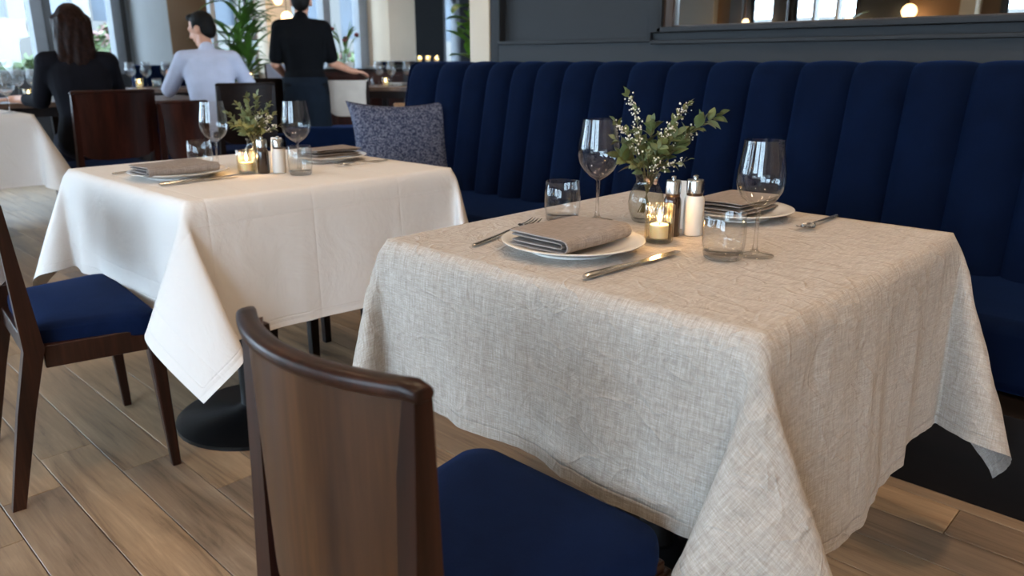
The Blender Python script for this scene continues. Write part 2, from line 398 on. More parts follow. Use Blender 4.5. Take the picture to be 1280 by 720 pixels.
# mirror
mir = thing('wall_mirror', 'long framed wall mirror on grey panelled wall above the banquette', 'mirror', (0, WY, 0))
def mglass():
    t = NT('mirror_silver'); g = t.n('ShaderNodeBsdfGlossy'); g.inputs['Color'].default_value = (.88, .88, .87, 1); g.inputs['Roughness'].default_value = .004
    t.l(g.outputs[0], t.out.inputs[0]); return t.m
MB().bx(-1.86, 2.6, -.004, .012, 1.249, 2.5).build('mirror_glass', mglass(), mir)
for nm, a in (('bottom_frame', (-1.93, 2.67, -.045, .012, 1.222, 1.243)), ('top_frame', (-1.93, 2.67, -.045, .012, 2.5, 2.56)), ('left_frame', (-1.965, -1.905, -.045, .012, 1.222, 2.56)), ('right_frame', (2.6, 2.66, -.045, .012, 1.243, 2.5))):
    MB().bx(*a, .004).build(nm, M['slate'], mir)
MB().bx(-1.905, -1.86, -.03, .012, 1.243, 2.5, .003).build('inner_slip', M['bronze'], mir)
MB().bx(-1.86, 2.6, -.012, .012, 1.243, 1.249, .002).build('inner_slip', M['bronze'], mir)

# window walls: solid pieces between openings, then frames and panes in each opening
def wall_x(name, x, spans, z0, z1, th=.2):             # wall in the plane x = const with openings (y0, y1)
    mb = MB(); ys = sorted(spans); cur = Y0; zd = z0
    for a, b, *zz in ys:
        z0 = zz[0] if zz else zd
        if a > cur: mb.bx(x - th, x, cur, a, 0, H)
        mb.bx(x - th, x, a, b, 0, z0); mb.bx(x - th, x, a, b, z1, H); cur = b
    mb.bx(x - th, x, cur, Y1, 0, H); return structure(name, mb, M['slate_dark'], 0)
def wall_y(name, y, spans, z0, z1, th=.2):
    mb = MB(); cur = X0
    for a, b in sorted(spans):
        if a > cur: mb.bx(cur, a, y - th, y, 0, H)
        mb.bx(a, b, y - th, y, 0, z0); mb.bx(a, b, y - th, y, z1, H); cur = b
    mb.bx(cur, X1, y - th, y, 0, H); return structure(name, mb, M['tan'], 0)
nwin = [0]
def portal(loc, rot, sx, sy):
    ld = bpy.data.lights.new('window_portal', 'AREA'); ld.shape = 'RECTANGLE'; ld.size = sx; ld.size_y = sy; ld.cycles.is_portal = True
    o = bpy.data.objects.new('window_portal', ld); COL.objects.link(o); o.location = loc; o.rotation_euler = rot
def window_x(x, y0, y1, z0, z1, mull):                 # window in a wall facing +x; mull: mullions (y, half width, material)
    nwin[0] += 1; f = structure('window_%d' % nwin[0], MB().bx(x - .14, x + .02, y0, y0 + .05, z0, z1, .004).bx(x - .14, x + .02, y1 - .05, y1, z0, z1, .004).bx(x - .14, x + .02, y0 + .05, y1 - .05, z1 - .06, z1, .004).bx(x - .14, x + .06, y0 + .05, y1 - .05, z0, z0 + .04, .004), M['frame'])
    ed = [y0 + .05] + [m for m in mull] + [y1 - .05]; cuts = []
    for m, hw, mt in mull: MB().bx(x - .13, x + .03, m - hw, m + hw, z0 + .04, z1 - .06, .004).build('mullion', M[mt], f)
    cur = y0 + .05
    for m, hw, mt in mull + [(y1 - .05, 0, '')]:
        if m - hw - cur > .03: MB().bx(x - .066, x - .06, cur, m - hw, z0 + .04, z1 - .06).build('pane', M['pane'], f)
        cur = m + hw
    portal((x - .18, (y0 + y1) / 2, (z0 + z1) / 2), (0, -PI / 2, 0), z1 - z0, y1 - y0)
def window_y(y, x0, x1, z0, z1, mull):
    nwin[0] += 1; f = structure('window_%d' % nwin[0], MB().bx(x0, x0 + .05, y - .14, y + .02, z0, z1, .004).bx(x1 - .05, x1, y - .14, y + .02, z0, z1, .004).bx(x0 + .05, x1 - .05, y - .14, y + .02, z1 - .06, z1, .004).bx(x0 + .05, x1 - .05, y - .14, y + .06, z0, z0 + .04, .004), M['frame_dark'])
    cur = x0 + .05
    for m in mull: MB().bx(m - .02, m + .02, y - .12, y + .02, z0 + .04, z1 - .06, .004).build('mullion', M['frame'], f)
    for m in mull + [x1 - .03]:
        MB().bx(cur, m - .02, y - .066, y - .06, z0 + .04, z1 - .06).build('pane', M['pane'], f); cur = m + .02
    portal(((x0 + x1) / 2, y - .18, (z0 + z1) / 2), (-PI / 2, 0, 0), x1 - x0, z1 - z0)
SILL, HEAD = .98, 2.9
wx = [(-4.2, -2.2, .3), (-1.9, .3, .3), (.6, 3.46), (3.92, 4.95), (5.32, 6.64), (8.02, 8.36)]  # first two openings are unseen, added to daylight the cloth fronts
wall_x('wall_left', X0, wx, SILL, HEAD)
window_x(X0, .6, 3.46, SILL, HEAD, [(1.6, .05, 'frame'), (2.56, .055, 'frame'), (2.655, .04, 'frame_dark'), (3.33, .05, 'frame'), (3.40, .03, 'frame_dark')])
window_x(X0, -4.2, -2.2, .3, HEAD, [(-3.2, .05, 'frame')])  # unseen window, added with a low sill to light the cloth fronts
window_x(X0, -1.9, .3, .3, HEAD, [(-.8, .05, 'frame')])  # second unseen low-silled window, added for the same side daylight
window_x(X0, 3.92, 4.95, SILL, HEAD, [(4.42, .03, 'frame')])
window_x(X0, 5.32, 6.64, SILL, HEAD, [(5.98, .05, 'frame'), (6.54, .05, 'frame')])
window_x(X0, 8.02, 8.36, SILL, HEAD, [])
structure('trim_3', MB().bx(X0, -8.17, 3.46, 3.87, 0, H, .01), M['pale'])      # piers between the windows
structure('pier_warm_light_facing', MB().bx(-8.168, -8.155, 3.462, 3.868, 0, H, .002), M['tan'])  # tan sheet paints warm interior light onto the pier's front face
structure('trim_4', MB().bx(X0, -8.89, 4.95, 5.30, 0, H, .01), M['cream'])
structure('trim_5', MB().bx(X0, -8.71, 6.64, 7.10, 0, H, .01), M['cream'])
structure('trim_6', MB().bx(X0, -9.1, 7.10, 7.95, 0, H, .01), M['slate'])
wy = [(-8.6, -6.75), (-5.45, -5.02), (-4.83, -3.92), (-2.37, -.25), (.15, 2.7)]
wall_y('wall_front', Y0, wy, .35, HEAD)
window_y(Y0, -8.6, -6.75, .35, HEAD, [-7.7]); window_y(Y0, -5.45, -5.02, .35, HEAD, []); window_y(Y0, -4.83, -3.92, .35, HEAD, [-4.5, -4.2])
window_y(Y0, -2.37, -.25, .35, HEAD, [-1.7, -1.0]); window_y(Y0, .15, 2.7, .35, HEAD, [1.0, 1.85])
structure('trim_7', MB().bx(-6.62, -5.9, Y0, Y0 + .12, 0, H, .01), M['pale']); structure('trim_8', MB().bx(-3.9, -3.34, Y0, Y0 + .06, 0, H, .01), M['slate'])
structure('trim_9', MB().bx(-2.72, -2.56, Y0, Y0 + .25, 0, H, .01), M['cream']); structure('trim_10', MB().bx(-5.02, -4.83, Y0, Y0 + .1, 0, H, .01), M['frame_dark'])
structure('trim_11', MB().bx(-5.66, -5.47, Y0, Y0 + .1, 0, H, .01), M['frame_dark'])

# outside the windows
structure('ground', MB().bx(-60, 40, -60, 40, -.5, -.3), M['paving'], 0)
def facade(name, label, loc, rz, bays, floors, bw=3.2, fh=3.4, zoff=2.2, base='facade'):
    t = thing(name, label, 'building', loc, rz); wd = bays * bw
    MB().bx(-wd / 2, wd / 2, 0, 6, 0, zoff, .02).build('plinth', M[base], t)
    MB().bx(-wd / 2, wd / 2, .25, 6, zoff, zoff + floors * fh).build('wall', M['facade_pale'], t)
    for i in range(floors):
        MB().bx(-wd / 2, wd / 2, -.05, .3, zoff + (i + 1) * fh - .5, zoff + (i + 1) * fh - .1).build('floor_band', M['facade'], t)
        for k in range(bays):
            x = -wd / 2 + (k + .5) * bw; MB().bx(x - bw * .42, x + bw * .42, .18, .26, zoff + i * fh, zoff + i * fh + fh - .5).build('window', M['facade_blue'], t)
    for k in range(bays + 1):
        x = -wd / 2 + k * bw; MB().bx(x - .2, x + .2, 0, .3, zoff, zoff + floors * fh - .1).build('pillar', M['facade'], t)
    return t
facade('office_building', 'pale stone office block with blue glazing seen through the left window', (-20.5, 4, -.3), PI / 2, 12, 3, 1.35, 2.0, 2.35)
facade('office_building', 'low pale office block seen through the window behind the waiter', (-24, 19, -.3), PI / 2, 8, 3, 1.5, 2.4, 2.2)
facade('office_building', 'distant pale block seen only in the wall mirror', (-22, -66, -.3), PI, 14, 1, 4.0, 3.2, 2.2)
def leafy(name, label, c, r, n, mats, size, seed):
    rr = np.random.default_rng(seed); t = thing(name, label, 'shrub', (c[0], c[1], -.3))
    for q, mt in enumerate(mats):
        mb = MB()
        for i in range(n if q == 0 else n // 2):
            d = rr.normal(size=3); d /= np.linalg.norm(d); p = d * np.array(r) * rr.uniform(.6, 1.0) + np.array([0, 0, c[2] + .3])
            a = Vector(rr.normal(size=3)).normalized(); b = a.cross(Vector(rr.normal(size=3))).normalized(); s_ = size * rr.uniform(.6, 1.3); p = Vector(p)
            mb.add([p - a * s_, p + b * s_ * .45, p + a * s_, p - b * s_ * .45], [(0, 1, 2, 3)])
        o = mb.build('foliage' if q == 0 else 'flowers', M[mt], t, smooth=0); o['kind'] = 'stuff'
    MB().tube([(0, 0, .0), (.02, 0, c[2] * .6), (0, .02, c[2] + .3)], [.06, .05, .03], 8).build('trunk', M['stem'], t); return t
for i, (y, z, r) in enumerate(((2.2, .78, .40), (2.95, .84, .40), (3.6, .78, .36))):
    leafy('garden_shrub', ['bright green shrub outside the left window, leftmost', 'bright green shrub outside the left window, middle one', 'bright green shrub outside the left window beside the wide mullion'][i], (-13.5, y, z), (.4, r * .85, .42), 500, ['hedge'], .09, i)
leafy('flowering_shrub', 'pink flowering shrub outside the window right of the seated woman', (-14.5, 5.05, 1.1), (.4, .42, .62), 260, ['hedge', 'shrub_pink'], .10, 8)
leafy('flowering_shrub', 'pink flowering shrub outside the window at the far left edge', (-16.5, 3.1, 1.2), (.4, .5, .45), 200, ['shrub_pink', 'hedge'], .10, 9)
leafy('flowering_shrub', 'pale shrub outside the window beside the waiter', (-14, 9.8, .9), (.5, .7, .5), 260, ['hedge', 'shrub_pink'], .10, 10)

# ------------------------------------------------------------------ ceiling lamps
def downlight(x, y, w=DOWNLIGHT_W, label=None):
    t = thing('ceiling_downlight', label, 'ceiling light', (x, y, H), 0, 'recessed ceiling downlights')
    MB().lathe([(.13, 0), (.15, 0), (.15, -.012), (.125, -.02), (.12, 0)], 24).build('trim_ring', M['pale'], t)
    MB().lathe([(0, -.004), (.12, -.004)], 24).build('lens', M['downlens'], t)
    ld = bpy.data.lights.new('downlight_lamp', 'AREA'); ld.shape = 'DISK'; ld.size = .24; ld.energy = w; ld.color = WARM; ld.spread = R(150)
    o = bpy.data.objects.new('downlight_lamp', ld); COL.objects.link(o); o.parent = t; o.location = (0, 0, -.03)
for x, y, lb in ((-.9, .9, 'above the near edge of the linen table'), (-.7, 1.9, 'above the banquette edge of the linen table'), (-2.5, .9, 'above the near edge of the white table'), (-2.5, 2.0, 'above the banquette edge of the white table'), (.75, 1.8, 'above the floor right of the linen table'), (1.5, -.2, 'added far right of the front chair to brighten floor and linen'), (-.9, -.9, 'above the floor behind the front chair'), (-4.2, 1.4, 'above the aisle beyond the white table'), (-4.4, 3.4, 'above the navy settee'), (-6.2, 1.8, 'above the seated woman'), (-6.2, 4.2, 'above the waiter'), (-4.8, 6.0, 'in the back corner behind the cream pillar'), (-7.4, 6.0, 'in front of the far window pier')):
    downlight(x, y, DOWNLIGHT_W * (3.4 if x > .5 else .6 if -3 < x < -2 else 1.1 if x > -3.5 else .4), 'round recessed downlight in the pale ceiling ' + lb)  # lamp far right of the front chair is added to brighten floor and linen

# ------------------------------------------------------------------ tablecloths
def vnoise(n, pts, seed):                               # smooth 1-d value noise sampled at pts
    r = np.random.default_rng(seed).normal(size=n + 4); p = np.clip(pts, 0, n); i = np.floor(p).astype(int); f = p - i; f = f * f * (3 - 2 * f)
    return r[i] * (1 - f) + r[i + 1] * f
def loop_dirs(rho):                                     # closed cone swept by the spare quarter of cloth at a corner
    psi = np.linspace(0, 2 * PI, 721)
    def curve(lam):
        o = np.stack([rho * (1 - np.cos(psi)), -lam * np.sin(psi), np.full_like(psi, -1.0)], 1); return o / np.linalg.norm(o, axis=1, keepdims=True)
    lo, hi = .05, .6
    for _ in range(40):
        m = (lo + hi) / 2; L = np.linalg.norm(np.diff(curve(m), axis=0), axis=1).sum()
        if L < PI / 2: lo = m
        else: hi = m
    c = curve(lo); s = np.concatenate([[0], np.cumsum(np.linalg.norm(np.diff(c, axis=0), axis=1))]); s *= (PI / 2) / s[-1]
    return s, c
def tablecloth(name, x0, x1, y0, y1, z, drop, tilt, mat, wave=.012, wrinkle=.0016, step=.011, seed=1, flare=.05, rad=.014):
    dl, dr, df, db = drop
    us = np.linspace(x0 - dl, x1 + dr, int((x1 - x0 + dl + dr) / step)); vs = np.linspace(y0 - df, y1 + db, int((y1 - y0 + df + db) / step))
    U, V = np.meshgrid(us, vs, indexing='ij'); qx = np.clip(U, x0, x1); qy = np.clip(V, y0, y1); eu = U - qx; ev = V - qy
    P = np.stack([qx, qy, np.full_like(U, z)], -1)
    def arc(d):
        a = np.minimum(d / rad, PI / 2); return rad * np.sin(a), rad * (1 - np.cos(a)), np.maximum(d - rad * PI / 2, 0)
    for ax, e, o, lo, hi, sd in ((0, eu, ev, y0, y1, 1), (1, ev, eu, x0, x1, 2)):
        for sg in (-1, 1):
            m = (np.sign(e) == sg) & (o == 0) & (e != 0)
            t = (V if ax == 0 else U)[m]; d = np.abs(e[m]); D = (dl, dr, df, db)[(0 if ax == 0 else 2) + (sg > 0)]
            h, dz, rest_ = arc(d); s = (t - lo) / (hi - lo); fade = np.clip(np.minimum(s, 1 - s) / .16, 0, 1); fade = fade * fade * (3 - 2 * fade)
            k = seed * 17 + sd * 5 + sg
            w = (vnoise(7, s * 7, k) * .8 + vnoise(15, s * 15, k + 1) * .35) * wave * (rest_ / D) ** 1.3 * fade
            w = w + (vnoise(30, s * 30, k + 2) * .0030 + vnoise(64, s * 64, k + 3) * .0013) * (wrinkle / .0027) * (rest_ / D) ** .6 * fade
            ang = flare * (.35 + .65 * np.sin(PI * s)); h = h + rest_ * np.sin(ang) + w; dz = dz + rest_ * np.cos(ang)
            P[m, ax] += sg * h; P[m, 2] -= dz
    c4 = (eu != 0) & (ev != 0)
    for (su, sv), tl in tilt.items():
        m = c4 & (np.sign(eu) == su) & (np.sign(ev) == sv); r = np.hypot(eu[m], ev[m]); th = np.arctan2(np.abs(eu[m]), np.abs(ev[m]))
        s, c = loop_dirs(math.tan(R(tl)) / 2); dr_ = np.stack([np.interp(th, s, c[:, i]) for i in range(3)], 1); dr_ /= np.linalg.norm(dr_, axis=1, keepdims=True)
        n = np.array([su, sv, 0]) / math.sqrt(2); ta = np.array([su, -sv, 0]) / math.sqrt(2); k = np.clip(r / .05, 0, 1)
        off = dr_[:, :1] * n + dr_[:, 1:2] * ta; hh, dz, rest_ = arc(r)
        base = np.array([np.sin(th) * su, np.cos(th) * sv]).T
        P[m, :2] += off[:, :2] * rest_[:, None] + base * hh[:, None]; P[m, 2] -= dz + rest_ * -dr_[:, 2]
    hang = (np.hypot(eu, ev) > 0)
    for it in range(14):                                # relax the drape so that folds round off
        Q = P.copy(); Q[1:-1] = (P[:-2] + P[2:]) / 2; A = Q.copy(); Q2 = P.copy(); Q2[:, 1:-1] = (P[:, :-2] + P[:, 2:]) / 2
        N = (A + Q2) / 2; P = np.where(hang[..., None], P * .45 + N * .55, P)
    # fine crumple along the normals
    du = np.gradient(P, axis=0); dv = np.gradient(P, axis=1); nrm = np.cross(du, dv); nrm /= np.linalg.norm(nrm, axis=-1, keepdims=True) + 1e-9
    A = (U - us[0]); B = (V - vs[0]); cr = np.zeros_like(U)
    side_u = np.abs(eu) > np.abs(ev)
    t = np.where(side_u, B, A); d = np.where(side_u, A, B)
    for i in range(7):
        f1 = 10 * 1.45 ** i; ph = np.random.default_rng(seed * 31 + i).uniform(0, 6.28, 3)
        cr += np.sin(t * f1 * 2 + ph[0] + 1.6 * np.sin(d * 7 + ph[1])) * np.sin(d * (3 + 1.2 * i) + t * 9 + ph[2]) / (1 + .5 * i)
    amt = np.where(hang, np.clip(np.hypot(eu, ev) / .08, 0, 1), .25)
    P += nrm * (cr * wrinkle * amt)[..., None]
    top = ~hang; P[..., 2] = np.where(top, z + np.clip(cr * wrinkle * .15, 0, .0012), P[..., 2])
    nu, nv = U.shape; idx = np.arange(nu * nv).reshape(nu, nv)
    F = np.stack([idx[:-1, :-1], idx[1:, :-1], idx[1:, 1:], idx[:-1, 1:]], -1).reshape(-1, 4)
    me = bpy.data.meshes.new(name); me.from_pydata(P.reshape(-1, 3).tolist(), [], F.tolist())
    uv = me.uv_layers.new(name='UVMap'); UVv = np.stack([A, B], -1).reshape(-1, 2); li = np.empty(len(me.loops), dtype=np.int32); me.loops.foreach_get('vertex_index', li)
    uv.data.foreach_set('uv', UVv[li].astype(np.float32).ravel())
    ed = np.minimum(np.minimum(A, A.max() - A), np.minimum(B, B.max() - B)).ravel().astype(np.float32); at = me.attributes.new('edge_dist', 'FLOAT', 'POINT'); at.data.foreach_set('value', ed)
    me.polygons.foreach_set('use_smooth', [True] * len(me.polygons)); me.update()
    return link(name, me, mat)
TZ = .76
lc = tablecloth('tablecloth', -1.225, -.415, .895, 1.76, TZ, (.35, .43, .325, .44), {(1, -1): 16, (1, 1): 17, (-1, -1): 14, (-1, 1): 14}, M['linen'], wave=.016, wrinkle=.0027, seed=3)
tag(lc, 'natural oatmeal linen tablecloth with slubby weave draped over the front table', 'tablecloth')
wc = tablecloth('tablecloth', -2.84, -1.935, .80, 1.715, TZ, (.34, .40, .335, .36), {(1, -1): 14, (1, 1): 12, (-1, -1): 20, (-1, 1): 12}, M['white_cotton'], wave=.016, wrinkle=.0005, seed=5)
tag(wc, 'smooth white cotton tablecloth draped over the middle table', 'tablecloth')
bc = tablecloth('tablecloth', -5.9, -4.97, .40, 1.297, .82, (.35, .40, .36, .42), {(1, -1): 14, (1, 1): 22, (-1, -1): 14, (-1, 1): 14}, M['white_cotton'], wave=.016, wrinkle=.0005, seed=8, step=.02)
tag(bc, 'white tablecloth hanging over the table at the far left edge', 'tablecloth')
def pedestal_table(label, x0, x1, y0, y1, z, base_at, br=.24, cr=.04):
    t = thing('pedestal_table', label, 'table', (base_at[0], base_at[1], 0)); bx, by = base_at
    MB().bx(x0 + .004 - bx, x1 - .004 - bx, y0 + .004 - by, y1 - .004 - by, z - .034, z - .003, .006).build('tabletop', M['dark_wood'], t)
    MB().lathe([(0, 0), (br, 0), (br, .012), (br - .02, .022), (.07, .035), (.05, .05), (0, .05)], 40).build('base', M['black_metal'], t)
    MB().lathe([(cr, .04), (cr, z - .06), (.12, z - .04), (.12, z - .034)], 24).build('column', M['black_metal'], t); return t
pedestal_table('dark pedestal table hidden under the oatmeal linen tablecloth', -1.225, -.415, .895, 1.76, TZ, (-.82, 1.33), .2)
pedestal_table('dark table with round black pedestal base under the middle white tablecloth', -2.84, -1.935, .80, 1.715, TZ, (-2.17, 1.06), .25, .05)
pedestal_table('dark table under the white tablecloth at the far left edge', -5.9, -4.97, .40, 1.297, .82, (-5.43, .85), .2)

# ------------------------------------------------------------------ chairs (local: faces +y, origin on the floor under the seat)
def rounded_quad_seat(wf, wb, d, z, h, n=18):
    mb = MB(); v = []; ring = []
    def outline(sc, zz):
        pts = []; r = .045
        cs = [(-wb / 2, -d / 2), (wb / 2, -d / 2), (wf / 2, d / 2), (-wf / 2, d / 2)]
        for k, (cx_, cy_) in enumerate(cs):
            a0 = [PI, 1.5 * PI, 0, .5 * PI][k]
            for q in range(7):
                a = a0 + q / 6 * PI / 2; ccx = cx_ - math.copysign(r, cx_); ccy = cy_ - math.copysign(r, cy_)
                pts.append(((ccx + r * math.cos(a)) * sc[0], (ccy + r * math.sin(a)) * sc[1], zz))
        return pts
    rings = [outline((1, 1), z - h), outline((1.0, 1.0), z - h * .45), outline((.985, .985), z - h * .2), outline((.94, .94), z - h * .06), outline((.82, .82), z), outline((.5, .5), z + .004)]
    n = len(rings[0])
    for r_ in rings: v += r_
    f = [tuple(range(n))[::-1]]
    for i in range(len(rings) - 1):
        for k in range(n): q = (k + 1) % n; f.append((i * n + k, i * n + q, (i + 1) * n + q, (i + 1) * n + k))
    f.append(tuple((len(rings) - 1) * n + k for k in range(n))); return mb.add(v, f)
def make_chair(label, loc, rz, w=.46, d=.42, sh=.47, bh=.80, recline=.09, bulge=.05, pz=.56, wood_='walnut', panel_='walnut_panel', seat_='navy_seat', cap=True, wf=None, group=None, bot=1.0, low=.0, splay=.035):
    t = thing('dining_chair', label, 'chair', loc, rz, group); wf = wf or w + .02; yb = -d / 2; pw = .034
    def back(x, zz):                                    # y of the back at height zz and lateral x (-1..1)
        k = max(0, (zz - sh + .05) / (bh - sh)); return yb - recline * k - bulge * (1 - x * x)
    rounded_quad_seat(wf - .02, w - .045, d - .01, sh, .062).build('seat', M[seat_], t)
    for sx in (-1, 1):
        xo = sx * (w / 2 - pw / 2)
        MB().loft([((xo * 1.0, yb - splay, 0), .026, .03), ((xo, yb - splay * .42, sh * .55), .034, .04), ((xo, yb, sh - .05), pw + .004, .046), ((xo, back(1, sh + .12), sh + .12), pw - .004, .034), ((xo, back(1, bh - .02), bh - .02), pw - .006, .022)]).build('leg', M[wood_], t)
        bevelled(t.children[-1], .005)
        xf = sx * (wf / 2 - .024)
        bevelled(MB().loft([((xf, d / 2 - .012, 0), .024, .024), ((xf, d / 2 - .028, sh - .062), .040, .040)]).build('leg', M[wood_], t), .004)
        bevelled(MB().add([(sx * (w / 2 - .03) , yb + .02, sh - .105), (sx * (w / 2 - .008), yb + .02, sh - .105), (sx * (w / 2 - .008), yb + .02, sh - .045), (sx * (w / 2 - .03), yb + .02, sh - .045),
            (sx * (wf / 2 - .034), d / 2 - .02, sh - .105), (sx * (wf / 2 - .010), d / 2 - .02, sh - .105), (sx * (wf / 2 - .010), d / 2 - .02, sh - .045), (sx * (wf / 2 - .034), d / 2 - .02, sh - .045)],
            [(0, 1, 2, 3), (7, 6, 5, 4), (0, 4, 5, 1), (1, 5, 6, 2), (2, 6, 7, 3), (3, 7, 4, 0)]).build('seat_rail', M[wood_], t), .003)
    bevelled(MB().bx(-wf / 2 + .04, wf / 2 - .04, d / 2 - .035, d / 2 - .012, sh - .105, sh - .045).build('seat_rail', M[wood_], t), .003)
    bevelled(MB().bx(-w / 2 + .03, w / 2 - .03, yb - .01, yb + .012, sh - .105, sh - .05).build('seat_rail', M[wood_], t), .003)
    nx, nz = 20, 8; v = []; f = []; hw = w / 2 - pw * .55
    for side in (0, 1):
        for i in range(nx + 1):
            x = -1 + 2 * i / nx
            for k in range(nz + 1):
                q = k / nz; zz = pz + (bh - .014 - pz) * q - low * (1 - q) * (1 - x * x) + (1 - q) ** 6 * .05 * abs(x) ** 5; ww = hw * (bot + (1 - bot) * q)
                v.append((x * ww, back(x, zz) + (-.010 if side else .010), zz))
    o_ = (nx + 1) * (nz + 1); g = lambda s_, i, k: s_ * o_ + i * (nz + 1) + k
    for i in range(nx):
        for k in range(nz): f.append((g(0, i, k), g(0, i + 1, k), g(0, i + 1, k + 1), g(0, i, k + 1))); f.append((g(1, i, k), g(1, i, k + 1), g(1, i + 1, k + 1), g(1, i + 1, k)))
        f.append((g(0, i, 0), g(1, i, 0), g(1, i + 1, 0), g(0, i + 1, 0))); f.append((g(0, i, nz), g(0, i + 1, nz), g(1, i + 1, nz), g(1, i, nz)))
    for k in range(nz): f.append((g(0, 0, k), g(0, 0, k + 1), g(1, 0, k + 1), g(1, 0, k))); f.append((g(0, nx, k), g(1, nx, k), g(1, nx, k + 1), g(0, nx, k + 1)))
    MB().add(v, f).build('back_panel', M[panel_], t)
    if cap:
        rs = []
        for x in np.linspace(-1, 1, 27):
            e_ = max(0, abs(x) - .93) / .07; rs.append((float(x) * (w / 2 + .001), float(back(x, bh)), bh - .009 - .005 * e_ ** 2, (.0135 - .002 * e_, .0095 - .002 * e_)[0], .0095 - .002 * e_))
        rv = []; rf = []; q_ = 14
        for x, y, zz, ry, rz_ in rs: rv += [(x, y + ry * math.copysign(abs(math.cos(2 * PI * k / q_)) ** .7, math.cos(2 * PI * k / q_)), zz + rz_ * math.copysign(abs(math.sin(2 * PI * k / q_)) ** .7, math.sin(2 * PI * k / q_))) for k in range(q_)]
        for i in range(len(rs) - 1):
            for k in range(q_): rf.append((i * q_ + k, i * q_ + (k + 1) % q_, (i + 1) * q_ + (k + 1) % q_, (i + 1) * q_ + k))
        rf.append(tuple(range(q_))[::-1]); rf.append(tuple((len(rs) - 1) * q_ + k for k in range(q_)))
        bevelled(MB().add(rv, rf).build('top_rail', M[wood_], t, smooth=60), .004, 3)
    return t
make_chair('dark walnut chair with curved back and navy seat in the foreground before the linen table', (-.662, .607, 0), 0, .330, .41, .49, .825, .0, .045, .55, wf=.40, bot=.86, low=.03)
make_chair('walnut chair with navy seat standing at the left of the white table', (-2.312, .625, 0), R(-6), .50, .30, .465, .80, .02, .04, .56, wf=.56, splay=.095)
make_chair('dark mahogany chair the seated woman in the blazer sits on', (-5.20, 1.70, 0), R(92), .48, .44, .50, .945, .05, .03, .54, 'mahogany', 'mahogany')
make_chair('empty mahogany chair with tapered back behind the middle white table', (-5.10, 2.13, 0), R(78), .30, .42, .50, .875, .05, .03, .50, 'mahogany', 'mahogany', bot=.82)
make_chair('dark wooden chair the man in the pale shirt sits on', (-5.42, 2.70, 0), R(84), .42, .42, .50, .965, .04, .03, .54, 'dark_wood', 'dark_wood')
make_chair('empty black wooden chair left of the standing waiter', (-6.25, 3.45, 0), R(65), .28, .40, .50, .975, .04, .03, .52, 'dark_wood', 'dark_wood')
make_chair('beige upholstered dining chair with dark frame right of the waiter', (-5.80, 3.95, 0), R(55), .36, .40, .56, .97, .04, .02, .66, 'dark_wood', 'beige_cloth', 'navy_seat', cap=False)
make_chair('tan wooden chair half hidden by the patterned cushion', (-5.0, 3.95, 0), R(60), .26, .38, .46, .80, .04, .03, .60, 'tan_wood', 'tan_wood', 'beige_cloth')
make_chair('grey upholstered chair behind the waiter at the far table', (-6.94, 3.97, 0), R(60), .3, .4, .56, 1.10, .04, .03, .62, 'dark_wood', 'grey_cloth', 'grey_cloth', cap=False)
st = thing('dark_stool', 'dark wooden stool tucked under the middle white table, only two legs showing', 'stool', (-2.44, 1.47, 0))
MB().bx(-.17, .17, -.14, .14, .40, .44, .01).build('seat', M['dark_wood'], st)
for sx in (-1, 1):
    for sy in (-1, 1): bevelled(MB().loft([((sx * .15, sy * .12, 0), .028, .028), ((sx * .14, sy * .11, .40), .036, .036)]).build('leg', M['dark_wood'], st), .003)

# ------------------------------------------------------------------ banquette
bq = thing('banquette', 'long navy velvet banquette with vertical channel tufted back along the grey wall', 'banquette', (-3.48, 2.92, 0))
bq0 = Vector((3.48, -2.92, 0))
def bpart(name, mb, mat, **k): return mb.build(name, M[mat], bq, bq0, **k)
bpart('plinth', MB().bx(-3.46, 2.2, 2.08, 2.86, 0, .265, .004), 'ebony')
for xa, xb in ((-3.475, -1.62), (-1.615, .28), (.285, 2.2)):
    b = bpart('seat_cushion', MB().bx(xa, xb, 2.20, 2.74, .268, .465), 'navy'); bevelled(b, .035, 5)
SE = [-3.477, -3.236, -3.031, -2.854, -2.687, -2.529, -2.36, -2.184, -2.0, -1.81, -1.62, -1.434, -1.25, -1.06, -.872, -.685, -.495, -.305, -.115, .075, .265, .455, .645, .835, 1.025]
prof = [(2.665, .44), (2.685, .56), (2.712, .72), (2.742, .88), (2.765, 1.0), (2.782, 1.06), (2.80, 1.088), (2.825, 1.102), (2.85, 1.106), (2.882, 1.102)]
for a, b in zip(SE[:-1], SE[1:]):
    nx = 12; v = []; f = []; n = len(prof)
    for i in range(nx + 1):
        s_ = i / nx * 2 - 1; pf_ = (1 - abs(s_) ** 2.4) ** .7
        for k, (y, z) in enumerate(prof):
            q = 1 if k < 5 else (.8, .55, .35, .2, .05)[k - 5]; up = 0 if k < 5 else (.3, .7, 1, 1, .6)[k - 5]
            v.append((a + (b - a) * i / nx, y + .018 - .050 * pf_ * q, z - .010 * up * (1 - pf_)))
    for i in range(nx):
        for k in range(n - 1): f.append((i * n + k, (i + 1) * n + k, (i + 1) * n + k + 1, i * n + k + 1))
    bpart('back_channel', MB().add(v, f), 'navy', smooth=60)
v = [(-3.478, y + .006, z - .003) for y, z in prof] + [(-3.478, 2.882, .44)]
bpart('end_panel', MB().add(v + [(p[0] - .012, p[1], p[2]) for p in v], [tuple(range(len(v)))[::-1], tuple(range(len(v), 2 * len(v)))] + [(i, (i + 1) % len(v), len(v) + (i + 1) % len(v), len(v) + i) for i in range(len(v))]), 'navy')
